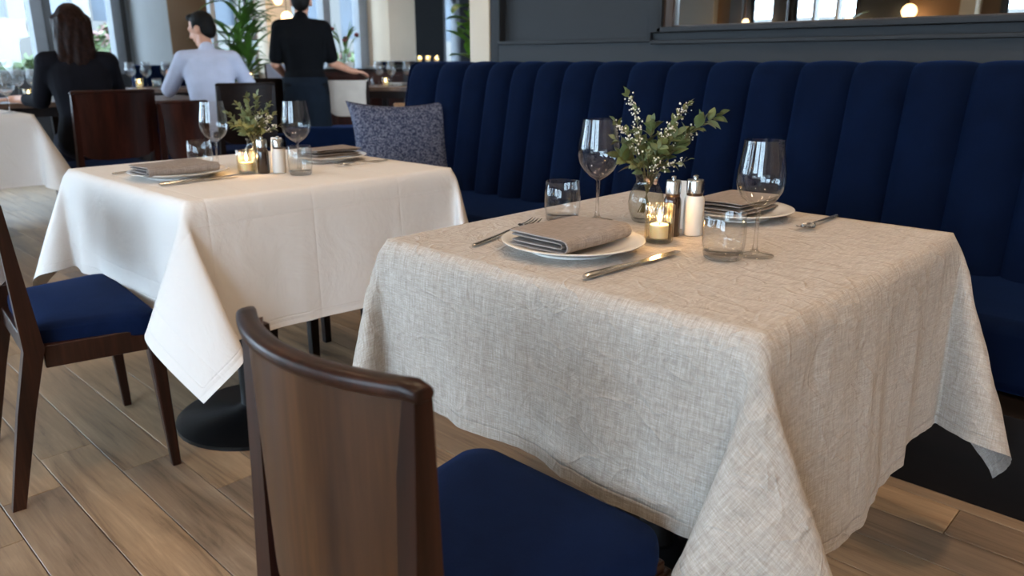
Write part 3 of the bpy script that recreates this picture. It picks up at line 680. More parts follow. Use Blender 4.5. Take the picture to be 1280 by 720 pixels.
# cushion
cu = thing('throw_cushion', 'grey and blue woven cushion leaning on the end of the navy banquette', 'cushion', (-3.185, 2.485, .47), R(58))
v = []; f = []; n = 24
for side in (1, -1):
    for i in range(n + 1):
        for k in range(n + 1):
            a, b = i / n * 2 - 1, k / n * 2 - 1; e = max(0, (1 - a * a) * (1 - b * b)) ** .42; pin = 1 - .14 * (1 - b * b) * abs(a) ** 3; pin2 = 1 - .15 * (1 - a * a) * abs(b) ** 3
            v.append((a * .275 * pin, side * .075 * e, .225 + b * .23 * pin2))
o_ = (n + 1) ** 2
for s_ in (0, 1):
    for i in range(n):
        for k in range(n):
            q = [s_ * o_ + i * (n + 1) + k, s_ * o_ + (i + 1) * (n + 1) + k, s_ * o_ + (i + 1) * (n + 1) + k + 1, s_ * o_ + i * (n + 1) + k + 1]; f.append(tuple(q if s_ == 0 else q[::-1]))
pc = MB().add(v, f).build('cover', M['cushion'], cu, smooth=0, rot=(R(-14), 0, 0)); pc.data.polygons.foreach_set('use_smooth', [True] * len(pc.data.polygons))
bn = thing('navy_settee', 'low backed navy settee between the patterned cushion and the waiter', 'settee', (-4.55, 3.02, 0), R(50))
bevelled(MB().bx(-.36, .36, -.02, .40, .30, .45).build('seat_cushion', M['navy'], bn), .03, 4); bevelled(MB().bx(-.36, .36, -.12, .0, .28, .68).build('backrest', M['navy'], bn), .03, 4); MB().bx(-.33, .33, -.09, .36, .06, .30).build('plinth', M['dark_wood'], bn)
for sx in (-1, 1):
    for y in (-.06, .33): bevelled(MB().loft([((sx * .29, y, 0), .03, .03), ((sx * .29, y, .06), .04, .04)]).build('leg', M['dark_wood'], bn), .003)

# ------------------------------------------------------------------ tableware
def wine_glass(label, loc, h=.215, group=None, gm='glass'):
    k = h / .215; t = thing('wine_glass', label, 'wine glass', loc, 0, group); s_ = lambda p: [(r * k, z * k) for r, z in p]
    outer = [(.0045, .088), (.010, .092), (.020, .098), (.032, .109), (.041, .124), (.0445, .140), (.0435, .158), (.0405, .180), (.0365, .205), (.0355, .215)]
    inner = [(.0347, .215), (.0357, .205), (.0396, .180), (.0426, .158), (.0436, .140), (.040, .125), (.031, .110), (.019, .100), (.008, .0955), (0, .0945)]
    MB().lathe(s_(outer + inner), 40).build('bowl', M[gm], t, smooth=80)
    MB().lathe(s_([(.011, .006), (.006, .012), (.0042, .022), (.0036, .04), (.0036, .07), (.0045, .088)]), 20).build('stem', M['thick'], t, smooth=80)
    MB().lathe(s_([(0, 0), (.034, 0), (.0355, .0012), (.034, .0022), (.02, .0035), (.011, .006), (0, .0062)]), 40).build('foot', M['glass'], t, smooth=80); return t
def tumbler(label, loc, h=.088, r=.040, group=None):
    t = thing('water_tumbler', label, 'tumbler', loc, 0, group)
    MB().lathe([(r * .93, .012), (r, .03), (r, .05), (r * .95, h - .001), (r * .93, h), (r * .91, h - .001), (r * .965, .05), (r * .96, .03), (r * .88, .014), (0, .0125)], 40).build('wall', M['glass'], t, smooth=80)
    MB().lathe([(0, 0), (r * .80, 0), (r * .88, .003), (r * .93, .012), (r * .8, .0115), (0, .011)], 40).build('base', M['thick'], t, smooth=80); return t
def plate(label, loc, r=.134):
    p = MB().lathe([(0, .004), (r * .62, .004), (r * .68, .006), (r * .80, .0125), (r, .0195), (r + .001, .0215), (r - .002, .0225), (r * .80, .0165), (r * .68, .0095), (r * .6, .0075), (0, .0075)], 64)
    p.lathe([(r * .58, .0045), (r * .58, 0), (r * .62, 0), (r * .63, .005)], 64); o = p.build('dinner_plate', M['ceramic'], None, loc, smooth=50); return tag(o, label, 'plate')
def strip(path, th, y0, y1, ny=10, wob=.0015, seed=0):
    path = [Vector((p[0], 0, p[1])) for p in path]; n = len(path); A = []; B = []
    for i in range(n):
        d = (path[min(i + 1, n - 1)] - path[max(i - 1, 0)]).normalized(); nn = Vector((-d.z, 0, d.x)); A.append(path[i] + nn * th / 2); B.append(path[i] - nn * th / 2)
    ring = A + B[::-1]; m = len(ring); v = []; f = []; r_ = random.Random(seed)
    ph = [r_.uniform(0, 6) for _ in range(4)]
    for j in range(ny + 1):
        y = y0 + (y1 - y0) * j / ny
        for p in ring: v.append((p.x + wob * math.sin(y * 40 + ph[0]), y + wob * 1.5 * math.sin(p.x * 50 + ph[1]), max(.0012, p.z * (1 + .06 * math.sin(y * 24 + p.x * 30 + ph[2])))))
    for j in range(ny):
        for k in range(m): q = (k + 1) % m; f.append((j * m + k, j * m + q, (j + 1) * m + q, (j + 1) * m + k))
    for i in range(n - 1): f.append((i, i + 1, m - 2 - i, m - 1 - i)[::-1]); f.append((ny * m + i, ny * m + i + 1, ny * m + m - 2 - i, ny * m + m - 1 - i))
    return v, f
def napkin(label, loc, rz, w=.14, L=.20, seed=0):
    t = thing('folded_napkin', label, 'napkin', loc, rz); hw = w / 2
    def U(xa, zl, zh, x1, n=7): r_ = (zh - zl) / 2; return [(xa, zl)] + [(xa + (x1 - r_ - xa) * q / 6, zl) for q in range(1, 6)] + [(x1 - r_ + r_ * math.sin(a), (zl + zh) / 2 - r_ * math.cos(a)) for a in np.linspace(0, PI, n)] + [(xa + (x1 - r_ - xa) * q / 6, zh) for q in range(5, 0, -1)] + [(xa, zh)]
    mb = MB()
    for (za, zb, x1, ya, yb, xs) in ((.003, .0265, hw, -L / 2, L / 2, -hw), (.0098, .0198, hw - .014, -L / 2 + .002, L / 2 - .003, -hw + .004)):
        mb.add(*strip(U(xs, za, zb, x1), .0040, ya, yb, 12, .0015, seed))
    o = mb.build('cloth', M['napkin'], t, smooth=50); sm = o.modifiers.new('s', 'SUBSURF'); sm.levels = sm.render_levels = 1; return t
def fork(label, loc, rz, L=.22):
    t = thing('fork', label, 'fork', loc, rz); h = L / .2          # along +y, tines at +y
    pts = [(0, -.100 * h, .0035), (0, -.06 * h, .004), (0, -.02 * h, .006), (0, .02 * h, .0085), (0, .045 * h, .0065)]
    MB().tube(pts, [.0055, .0062, .0042, .0030, .0038], 10, True, .42).ell(pts[0], (.0056, .006, .0026), 10, 6).build('handle', M['cutlery'], t)
    hd = MB(); xs = np.linspace(-1, 1, 9); rows = [(.040, .0038, .0078), (.046, .0095, .0055), (.054, .0140, .0038), (.062, .0150, .0036)]
    v = []; f = []
    for s_ in (0, .0015):
        for y, w_, z in rows:
            for x in xs: v.append((x * w_, y * h, z + .0028 * x * x * w_ / .0125 + s_))
    n = len(xs); o_ = n * len(rows)
    for i in range(len(rows) - 1):
        for k in range(n - 1): f.append((i * n + k, i * n + k + 1, (i + 1) * n + k + 1, (i + 1) * n + k)); f.append((o_ + i * n + k, o_ + (i + 1) * n + k, o_ + (i + 1) * n + k + 1, o_ + i * n + k + 1))
    for k in range(n - 1): f.append((k, o_ + k, o_ + k + 1, k + 1)); q = (len(rows) - 1) * n; f.append((q + k, q + k + 1, o_ + q + k + 1, o_ + q + k))
    for i in range(len(rows) - 1): f.append((i * n, (i + 1) * n, o_ + (i + 1) * n, o_ + i * n)); f.append((i * n + n - 1, o_ + i * n + n - 1, o_ + (i + 1) * n + n - 1, (i + 1) * n + n - 1))
    hd.add(v, f).build('head', M['cutlery'], t)
    for x in (-.0128, -.0043, .0043, .0128):
        MB().tube([(x, .0610 * h, .0052), (x * .98, .076 * h, .0058), (x * .95, .092 * h, .0090), (x * .92, .102 * h, .0125)], [.0022, .0021, .0017, .0008], 8, True, .9).build('tine', M['cutlery'], t)
    return t
def knife(label, loc, rz, L=.24):
    t = thing('table_knife', label, 'knife', loc, rz); h = L / .24
    MB().tube([(0, -.120 * h, .006), (0, -.112 * h, .0065), (0, -.05 * h, .0060), (0, -.004 * h, .0055), (0, .006 * h, .0055)], [.0045, .0075, .0070, .0052, .0045], 12, True, .72).build('handle', M['cutlery'], t)
    ou = [(-.0045, .004), (.0045, .004), (.0085, .02), (.0090, .075), (.0070, .100), (.0015, .119), (-.0050, .110), (-.0060, .06), (-.0050, .015)]
    n = len(ou); v = [(x, y * h, .0068 if x < 0 else .0058) for x, y in ou] + [(x, y * h, .0042 if x < 0 else .0050) for x, y in ou]
    MB().add(v, [tuple(range(n)), tuple(range(n, 2 * n))[::-1]] + [(i, n + i, n + (i + 1) % n, (i + 1) % n) for i in range(n)]).build('blade', M['cutlery'], t); return t
def votive(label, loc, h=.074, r=.0275, light=.6, name='candle_holder'):
    t = thing(name, label, 'candle', loc)
    MB().lathe([(r * .9, 0), (r * .98, .004), (r, h - .002), (r * .97, h), (r * .90, h - .002), (r * .86, .008), (0, .007)], 90, flute=.05, nfl=18).build('glass', M['votive_glass'], t, smooth=80)
    MB().lathe([(0, 0), (r * .9, 0), (r * .86, .0068), (0, .0068)], 36).build('glass_base', M['thick'], t)
    MB().lathe([(0, .0085), (r * .66, .0085), (r * .66, h * .46), (r * .58, h * .475), (0, h * .45)], 28).build('wax', M['wax'], t)
    MB().tube([(0, 0, h * .45), (0, .0005, h * .55)], .0008, 6).build('wick', M['black_metal'], t)
    MB().lathe([(0, h * .52), (.0032, h * .57), (.0042, h * .64), (.0030, h * .74), (.0012, h * .84), (0, h * .9)], 14).build('flame', M['flame'], t, smooth=80)
    ld = bpy.data.lights.new('candle_light', 'POINT'); ld.energy = light; ld.color = (1, .6, .25); ld.shadow_soft_size = .006
    o = bpy.data.objects.new('candle_light', ld); COL.objects.link(o); o.parent = t; o.location = (0, 0, h * .7); return t
def shaker(name, label, loc, mat, r, h):
    t = thing(name, label, name.replace('_', ' '), loc)
    MB().lathe([(0, 0), (r * .92, 0), (r, .003), (r, h * .56), (r * .94, h * .62), (r * .80, h * .66), (0, h * .66)], 32).build('body', M[mat], t, smooth=50)
    MB().lathe([(r * .76, h * .655), (r * .80, h * .67), (r * .80, h * .70), (0, h * .70)], 32).build('collar', M['bronze'], t)
    MB().lathe([(r * .78, h * .70), (r * .86, h * .71), (r * .86, h * .90), (r * .78, h * .925), (0, h * .93)], 32).build('cap', M['steel'], t)
    MB().lathe([(r * .18, h * .92), (r * .16, h * .945), (r * .30, h * .955), (r * .30, h * .985), (r * .15, h), (0, h)], 16).build('knob', M['steel'], t); return t
def leaf_mesh(L, w, fold=.25):
    v = [(0, 0, 0)]; n = 5
    for i in range(1, n):
        q = i / n; ww = w * math.sin(PI * q ** .8); zz = .10 * L * math.sin(PI * q)
        v += [(-ww, L * q, zz + ww * fold), (0, L * q, zz), (ww, L * q, zz + ww * fold)]
    v.append((0, L, 0)); f = [(0, 2, 1), (0, 3, 2)]
    for i in range(n - 2): b = 1 + i * 3; f += [(b, b + 1, b + 4, b + 3), (b + 1, b + 2, b + 5, b + 4)]
    b = 1 + (n - 2) * 3; f += [(b, b + 1, len(v) - 1), (b + 1, b + 2, len(v) - 1)]; return v, f
LEAFV = leaf_mesh(.021, .0062); LEAFM = {}
for mk in ('leaf', 'leaf_pale'):
    me = MB().add(*LEAFV).mesh('leaf'); me.materials.append(M[mk]); LEAFM[mk] = me
def orient(d, roll):
    d = d.normalized(); q = d.to_track_quat('Y', 'Z'); return q.to_matrix() @ Matrix.Rotation(roll, 3, 'Y')
SC = Vector((.7194, .6946, 0)); DP = Vector((-.666, .690, 0))            # across and away as one sits at the near chair
TIPS = [(-.05, .17, .01, 'w'), (.143, .127, -.01, 'b'), (.088, .152, .02, 'w'), (.006, .112, .0, 'b'), (.078, .035, -.03, 'w'), (-.066, .04, -.02, 'b'), (-.040, .10, -.03, 'w'), (.047, .112, -.02, 'w'), (.115, .10, .02, 'w'), (-.076, .115, .0, 'w'), (-.07, .075, .02, 'p'), (.02, .07, -.045, 'b'), (-.01, .055, -.05, 'p'), (.045, .05, .03, 'b'), (-.03, .06, .04, 'b'), (.06, .085, .0, 'b'), (.015, .035, -.05, 'w'), (-.045, .03, -.04, 'p')]
def bouquet(label, loc, nz, single=True, rot=0.0, flip=1, seed=4, tips=TIPS, k=1.0, pale='leaf'):
    r_ = random.Random(seed); t = thing('sprig_bouquet', label, 'flowers', loc, rot)
    for i, (s_, h_, d_, kind) in enumerate(tips):
        tip = (SC * s_ * flip + DP * d_) * k + Vector((0, 0, nz + h_ * k)); neck = SC * (s_ * flip * .13) + DP * (d_ * .15) + Vector((0, 0, nz)); foot = -SC * s_ * flip * .12 - DP * d_ * .2 + Vector((0, 0, .012))
        pts = [foot, foot.lerp(neck, .5), neck]; bow = Vector((0, 0, .018 * h_ / .1))
        for q in (.25, .5, .75, 1): p = neck.lerp(tip, q); pts.append(p + bow * math.sin(PI * q))
        sp = MB().tube(pts, [.0011, .0011, .0011, .001, .0009, .0007, .0004], 6).build('sprig', M['stem'], t)
        up = pts[2:]; Lt = (tip - neck).length; n = max(9, int(Lt / .0062)); lv = MB(); bl = MB()
        for j in range(n):
            q = .12 + .88 * j / (n - 1); seg = q * 4; a = min(3, int(seg)); p = up[a].lerp(up[a + 1], seg - a); d = (up[a + 1] - up[a]).normalized()
            sd = d.cross(Vector((r_.gauss(0, 1), r_.gauss(0, 1), r_.gauss(0, .5)))).normalized(); dirv = (d * r_.uniform(.5, 1.0) + sd * r_.uniform(.6, 1.0)).normalized()
            if j == n - 1: dirv = d
            sc = r_.uniform(.75, 1.25) * (1.75 if kind == 'b' else 1.05) * (1.15 - .4 * q) * k
            if kind == 'w' and q > .35 and j % 3 == 0 and j < n - 2:
                for c_ in range(9):
                    pp = p + Vector((r_.gauss(0, .006), r_.gauss(0, .006), r_.gauss(0, .006))); bl.ell(pp, (r_.uniform(.0015, .0025) * k,) * 3, 6, 4)
            else:
                m = orient(dirv, r_.uniform(-.9, .9)) * sc
                if single: o = link('leaf', LEAFM['leaf_pale' if kind == 'p' or r_.random() < .25 else pale], None, sp); o.matrix_local = Matrix.Translation(p) @ m.to_4x4()
                else: lv.add([p + m @ Vector(v_) for v_ in LEAFV[0]], LEAFV[1])
        if lv.v: o = lv.build('foliage', M[pale], sp); o['kind'] = 'stuff'
        if bl.v: o = bl.build('blossoms', M['blossom'], sp, smooth=80); o['kind'] = 'stuff'
    return t
def vase(label, loc, k=1.0):
    t = thing('bud_vase', label, 'vase', loc); pr_ = [(0, 0), (.024, 0), (.030, .004), (.038, .025), (.040, .042), (.037, .062), (.028, .080), (.0245, .088), (.0255, .098), (.0285, .104)]
    inn = [(.0272, .104), (.0242, .098), (.0232, .088), (.0266, .080), (.0355, .062), (.0385, .042), (.0365, .026), (.028, .008), (0, .007)]
    MB().lathe([(r_ * k, z * k) for r_, z in pr_ + inn], 40).build('vase_body', M['smoky'], t, smooth=80)
    MB().lathe([((.0285) * k, .104 * k), (.0294 * k, .1052 * k), (.0285 * k, .1064 * k), (.0272 * k, .104 * k)], 40).build('rim', M['glass'], t); return t
def menu_card(label, loc, rz, w=.05, h=.085):
    t = thing('folded_card', label, 'card', loc, rz)
    for s_ in (-1, 1):
        MB().add([(-w / 2, s_ * .012, 0), (w / 2, s_ * .012, 0), (w / 2, s_ * .001, h), (-w / 2, s_ * .001, h), (-w / 2, s_ * .0132, 0), (w / 2, s_ * .0132, 0), (w / 2, s_ * .0022, h), (-w / 2, s_ * .0022, h)],
            [(0, 1, 2, 3), (7, 6, 5, 4), (0, 4, 5, 1), (1, 5, 6, 2), (2, 6, 7, 3), (3, 7, 4, 0)]).build('leaf_panel', M['card'], t, smooth=0)
    return t
Z = TZ + .0012
# linen table
plate('white dinner plate with grey napkin, nearest on the linen table', (-.893, 1.09, Z))
napkin('grey linen napkin folded on the nearest plate of the linen table', (-.893, 1.082, Z + .0165), R(1), .142, .20, 1)
fork('steel fork lying left of the nearest plate on the linen table', (-1.072, 1.098, Z), R(14), .25)
knife('steel knife lying right of the nearest plate on the linen table', (-.735, 1.07, Z), R(-3), .265)
plate('white dinner plate at the banquette side of the linen table behind a wine glass', (-.835, 1.60, Z), .13)
napkin('grey napkin folded on the plate at the banquette side of the linen table', (-.835, 1.605, Z + .0165), R(180), .13, .19, 2)
fork('steel fork right of the far plate on the linen table', (-.655, 1.645, Z), R(183), .21)
knife('steel knife partly hidden behind the white shaker at the far plate of the linen table', (-.985, 1.61, Z), R(178), .22)
wine_glass('empty wine glass left of the bouquet on the linen table', (-1.026, 1.335, Z), .222)
wine_glass('empty wine glass before the far plate on the right of the linen table', (-.623, 1.284, Z), .208)
tumbler('empty water tumbler beside the left wine glass on the linen table', (-1.085, 1.285, Z))
tumbler('empty water tumbler beside the right wine glass on the linen table', (-.655, 1.225, Z), .086, .0385)
vase('round smoky glass bud vase on the linen table', (-.945, 1.405, Z))
bqt = bouquet('leafy green sprigs with tiny white blossoms in the linen table vase', (-.945, 1.405, Z + .008), .095)
bb = MB(); r_ = random.Random(2)
for i in range(6): bb.ell((r_.uniform(-.014, .014), r_.uniform(-.014, .014), .083 + r_.uniform(-.006, .006)), (.0042,) * 3, 8, 6)
bo = bb.build('berries', M['berry'], bqt, smooth=80); bo['kind'] = 'stuff'
votive('fluted glass votive with a lit white candle on the linen table', (-.813, 1.258, Z))
shaker('pepper_mill', 'dark pepper mill with steel cap on the linen table', (-.826, 1.322, Z), 'pepper', .0178, .122)
shaker('salt_mill', 'white salt mill with steel cap on the linen table', (-.800, 1.362, Z), 'salt_ceramic', .0205, .122)
menu_card('small white card standing behind the mills on the linen table', (-.850, 1.405, Z), R(20), .04, .10)
# white table
plate('white dinner plate with folded napkin on the near side of the white table', (-2.385, .985, Z), .145)
napkin('grey napkin folded on the near plate of the white table', (-2.365, .965, Z + .0165), R(1), .15, .22, 3)
fork('steel fork left of the near plate on the white table', (-2.585, .98, Z), R(4), .24)
knife('steel knife right of the near plate on the white table', (-2.238, .99, Z), R(6), .26)
plate('white plate at the banquette side of the white table', (-2.40, 1.54, Z), .13)
napkin('grey napkin on the plate at the banquette side of the white table', (-2.40, 1.54, Z + .0165), R(180), .13, .19, 4)
fork('steel fork lying at the far right of the white table beside the far plate', (-2.235, 1.56, Z), R(182), .22)
wine_glass('empty wine glass left of the flowers on the white table', (-2.456, 1.146, Z), .218)
wine_glass('empty wine glass right of the flowers on the white table', (-2.222, 1.308, Z), .222)
tumbler('empty tumbler left of the flowers on the white table', (-2.545, 1.13, Z), .09, .041)
tumbler('empty tumbler at the right end of the white table centrepiece', (-2.150, 1.27, Z), .09, .038)
vase('small clear bud vase on the white table', (-2.375, 1.24, Z), .95)
TW = [(-.075, .075, 0, 'p'), (-.04, .10, .0, 'p'), (-.012, .125, .01, 'p'), (.022, .125, 0, 'p'), (.05, .10, .01, 'p'), (.06, .07, .0, 'w'), (.075, .04, .0, 'w'), (-.055, .045, -.02, 'p'), (.035, .08, -.03, 'w'), (0, .08, -.03, 'p'), (-.02, .06, .03, 'b'), (.04, .05, .03, 'w'), (-.03, .05, -.04, 'p'), (.015, .04, -.04, 'b')]
bouquet('pale green heather like sprigs in the white table vase', (-2.375, 1.24, Z + .008), .088, False, seed=9, tips=TW, k=1.12, pale='leaf_pale')
votive('fluted glass votive with lit candle on the white table', (-2.300, 1.168, Z), .074, .029)
shaker('pepper_mill', 'dark pepper mill with steel cap on the white table', (-2.263, 1.205, Z), 'pepper', .019, .115)
shaker('salt_mill', 'white salt mill with steel cap on the white table', (-2.240, 1.248, Z), 'salt_ceramic', .021, .115)
menu_card('small white card standing behind the mills on the white table', (-2.295, 1.275, Z), R(20), .04, .105)

# ------------------------------------------------------------------ background tables
def bar_table(label, loc, rz, sx, sy, z, mat='table_wood', cat='table', nm='dining_table'):
    t = thing(nm, label, cat, loc, rz)
    bevelled(MB().bx(-sx / 2, sx / 2, -sy / 2, sy / 2, z - .035, z).build('tabletop', M[mat], t), .004)
    MB().bx(-sx / 2 + .03, sx / 2 - .03, -sy / 2 + .03, sy / 2 - .03, z - .10, z - .035).build('apron', M['dark_wood'], t)
    for a in (-1, 1):
        for b in (-1, 1): bevelled(MB().loft([((a * (sx / 2 - .05), b * (sy / 2 - .05), 0), .035, .035), ((a * (sx / 2 - .05), b * (sy / 2 - .05), z - .10), .05, .05)]).build('leg', M['dark_wood'], t), .003)
    return t
bar_table('dark wooden table in front of the seated woman by the window', (-6.75, 1.60, 0), 0, 1.1, .95, .83)
bar_table('dark wooden table between the woman and the man', (-6.35, 2.56, 0), 0, .9, .62, .83)
bar_table('dark wooden table set with glasses before the man in the pale shirt', (-7.40, 3.0, 0), R(0), .66, 1.1, .875)
bar_table('dark table behind the man and the black chair', (-6.84, 3.60, 0), 0, .30, .30, .93)
bar_table('dark table with three wine glasses left of the navy banquette end', (-6.05, 4.75, 0), R(35), .75, .95, .885)
sd = thing('sideboard', 'reddish dark wooden sideboard the waiter leans over', 'sideboard', (-7.03, 4.83, 0), R(58))
bevelled(MB().bx(-.56, .56, -.22, .22, 1.005, 1.04).build('worktop', M['dark_wood'], sd), .004); MB().bx(-.53, .53, -.20, .20, 0, 1.005).build('carcass', M['mahogany'], sd)
for x in (-.35, 0, .35):
    dd = bevelled(MB().bx(x - .168, x + .168, -.222, -.20, .08, .97).build('door', M['mahogany'], sd), .003); MB().ell((x + .13, -.232, .6), (.012, .012, .012)).build('knob', M['bronze'], dd)
for (lb, y0, y1, x, z, nm) in (('low navy banquette back under the left windows', 3.0, 4.1, -7.97, 1.075, 'window_banquette'), ('dark upholstered bench back below the pale pier', 6.2, 8.0, -8.3, 1.115, 'window_bench')):
    t = thing(nm, lb, 'bench', (x, (y0 + y1) / 2, 0)); L = (y1 - y0) / 2
    MB().bx(-.16, -.04, -L, L, .4, z, .03).build('backrest', M['navy'], t); MB().bx(-.04, .2, -L, L, .32, .46, .03).build('seat', M['navy'], t); MB().bx(-.12, .18, -L, L, 0, .32).build('plinth', M['dark_wood'], t)
G = 'background wine glasses'
for lb, p in (('wine glass at the very left edge on the far left white table', (-5.15, 1.215, .8215)), ('left of two wine glasses in front of the seated woman', (-6.68, 1.66, .8315)), ('right of two wine glasses in front of the seated woman', (-6.60, 1.745, .8315)),
              ('wine glass just right of the woman on the window table', (-7.49, 2.77, .8765)), ('wine glass between window table candle and the man', (-7.39, 2.87, .8765)), ('wine glass beside the forearm of the man', (-7.26, 3.0, .8765)), ('wine glass close to the hand of the man', (-7.19, 3.08, .8765)),
              ('wine glass behind the right shoulder of the man', (-6.93, 3.56, .9315)),
              ('left of three wine glasses on the table by the banquette end', (-6.05, 4.47, .8865)), ('middle of three wine glasses on the table by the banquette end', (-5.96, 4.55, .8865)), ('right of three wine glasses on the table by the banquette end', (-5.86, 4.66, .8865))):
    wine_glass(lb, p, .225, G, 'blown')
for lb, p, l in (('glowing candle in front of the seated woman', (-6.56, 1.69, .8315), .5), ('small dim candle beside the arm of the seated woman', (-6.72, 1.80, .8315), .2), ('glowing candle on the window table between the woman and the man', (-7.42, 2.81, .8765), .6), ('white candle jar behind the shoulder of the man', (-6.84, 3.60, .9315), .4),
                 ('glowing candle among three wine glasses by the banquette end', (-5.95, 4.47, .8865), .6), ):
    votive(lb, p, .085, .034, l)
tumbler('small tumbler left of the candle by the banquette end', (-6.06, 4.37, .8865), .085, .04); tumbler('small tumbler on the window table near the man', (-7.33, 2.93, .8765), .085, .04)
dv = thing('low_divider', 'low dark divider ledge behind the banquette end carrying tea lights', 'divider', (-6.9, 5.85, 0), R(50)); MB().bx(-.5, .5, -.08, .08, 0, 1.075, .01).build('panel', M['slate_dark'], dv); MB().bx(-.52, .52, -.11, .11, 1.075, 1.10, .005).build('ledge', M['dark_wood'], dv)
for lb, p in (('left tea light of three on the divider ledge', (-6.97, 5.72, 1.101)), ('middle tea light of three on the divider ledge', (-6.92, 5.80, 1.101)), ('right tea light of three on the divider ledge', (-6.86, 5.88, 1.101))): votive(lb, p, .075, .032, .4)
for lb, p in (('stack of white plates on the sideboard under the hand of the waiter', (-6.98, 4.60, 1.041)), ('white plate at the right end of the sideboard', (-6.80, 4.98, 1.041))): plate(lb, p, .11)
for lb, p in (('white cup on the sideboard by the waiter', (-6.96, 4.78, 1.041)), ('white bowl on the sideboard beyond the waiter', (-7.15, 4.42, 1.041))):
    tag(MB().lathe([(0, 0), (.025, 0), (.045, .03), (.05, .06), (.047, .06), (.04, .03), (.02, .006), (0, .006)], 24).build('white_cup', M['ceramic'], None, p), lb, 'cup')
for lb, p, rz in (('white plate on the table before the seated woman', (-6.38, 1.94, .8315), 0), ('white plate at the back of the table by the banquette end', (-6.2, 4.78, .8865), 0)): plate(lb, p, .12)

# pendant lamps
def globe(label, loc, r=.06, wall=False, e=6):
    t = thing('globe_lamp', label, 'lamp', loc); MB().ell((0, 0, 0), (r, r, r), 20, 14).build('globe', M['amber'], t, smooth=80)
    if wall: MB().tube([(0, -.10, -.02), (0, -.05, -r - .03), (0, 0, -r)], .010, 8).build('bracket', M['bronze'], t)
    else: MB().tube([(0, 0, r), (0, 0, H - loc[2])], .004, 6).build('cord', M['black_metal'], t)
    ld = bpy.data.lights.new('globe_light', 'POINT'); ld.energy = e; ld.color = (1, .68, .36); ld.shadow_soft_size = r; o = bpy.data.objects.new('globe_light', ld); COL.objects.link(o); o.parent = t; o.location = (0, 0, -r - .06); return t
globe('small warm globe pendant left of the head of the waiter', (-8.3, 4.78, 1.78), .05); globe('lower warm globe pendant left of the waiter', (-8.0, 4.70, 1.58), .06)
globe('glowing wall globe lamp seen in the mirror', (-3.28, Y0 + .16, 1.68), .085, True); globe('small warm globe lamp seen in the mirror beside the window', (-3.98, Y0 + .16, 1.60), .05, True); globe('small amber globe lamp at the left of the mirror reflection', (-5.3, Y0 + .3, 1.62), .045, False)

# ------------------------------------------------------------------ plants
def strap_leaf(p0, d, L, w, droop, n=7):
    side = d.cross(Vector((0, 0, 1))).normalized(); v = []; f = []; p = Vector(p0); dd = d.copy()
    for i in range(n + 1):
        q = i / n; ww = w * math.sin(PI * (.08 + .92 * q)) ** .8 if i < n else .001; nn = side.cross(dd).normalized()
        v += [p - side * ww + nn * ww * .3, p, p + side * ww + nn * ww * .3]; p = p + dd * (L / n); dd = (dd + Vector((0, 0, -droop / n))).normalized()
    for i in range(n): b = i * 3; f += [(b, b + 1, b + 4, b + 3), (b + 1, b + 2, b + 5, b + 4)]
    return v, f
pm_ = thing('potted_palm', 'tall green palm with arching leaves behind the man', 'plant', (-7.58, 3.88, 0)); r_ = random.Random(5)
MB().lathe([(0, 0), (.16, 0), (.20, .36), (.21, .38), (.19, .38), (.18, .34), (0, .34)], 28).build('pot', M['terracotta'], pm_)
for c_ in range(4):
    cx_, cy_ = r_.uniform(-.06, .06), r_.uniform(-.06, .06); hh = r_.uniform(1.35, 2.0); ln = Vector((r_.uniform(-.06, .06), r_.uniform(-.06, .06), 0))
    MB().tube([(cx_, cy_, .33), (cx_ + ln.x, cy_ + ln.y, hh * .6), (cx_ + ln.x * 2, cy_ + ln.y * 2, hh)], [.018, .014, .010], 8).build('stem', M['palm'], pm_)
    for k in range(34):
        zz = hh - .95 * r_.random() ** 1.2; a = r_.uniform(0, 2 * PI); q = zz / hh; p0 = Vector((cx_ + ln.x * 2 * q, cy_ + ln.y * 2 * q, zz)); d = Vector((math.cos(a) * .75, math.sin(a) * .75, r_.uniform(.3, 1.1))).normalized()
        MB().add(*strap_leaf(p0, d, r_.uniform(.32, .50), r_.uniform(.026, .040), r_.uniform(.7, 1.5))).build('leaf', M['palm'], pm_, smooth=80)
fg = thing('broadleaf_plant', 'broad leaved green plant between dark post and cream pillar', 'plant', (-5.82, 5.44, 0)); MB().lathe([(0, 0), (.14, 0), (.18, .36), (.16, .36), (.15, .33), (0, .33)], 24).build('pot', M['terracotta'], fg)
MB().tube([(0, 0, .3), (.02, .01, 1.0), (-.02, 0, 1.6), (0, .02, 2.1)], [.02, .016, .012, .006], 8).build('stem', M['stem'], fg)
for k in range(26):
    zz = .95 + 1.15 * k / 26; a = k * 2.4; d = Vector((math.cos(a), math.sin(a), r_.uniform(.1, .9))).normalized()
    MB().add(*strap_leaf((0, 0, zz), d, r_.uniform(.24, .34), r_.uniform(.07, .10), r_.uniform(.5, 1.4))).build('leaf', M['fig'], fg, smooth=80)
for i, (x, y, z, lb) in enumerate(((-3.0, Y0 + .55, 1.0, 'leafy plant seen in the mirror right of the globe lamp'), (-3.86, Y0 + .55, 1.25, 'small plant seen in the mirror beside the window'))):
    t = thing('leafy_plant', lb, 'plant', (x, y, 0)); MB().lathe([(0, 0), (.13, 0), (.16, z - .1), (.14, z - .1), (0, z - .15)], 20).build('pot', M['terracotta'], t)
    for k in range(20): a = k * 2.4; MB().add(*strap_leaf((0, 0, z - .12 + .02 * k), Vector((math.cos(a), math.sin(a), r_.uniform(.6, 1.5))).normalized(), r_.uniform(.25, .4), .03, 1.0)).build('leaf', M['palm'], t, smooth=80)
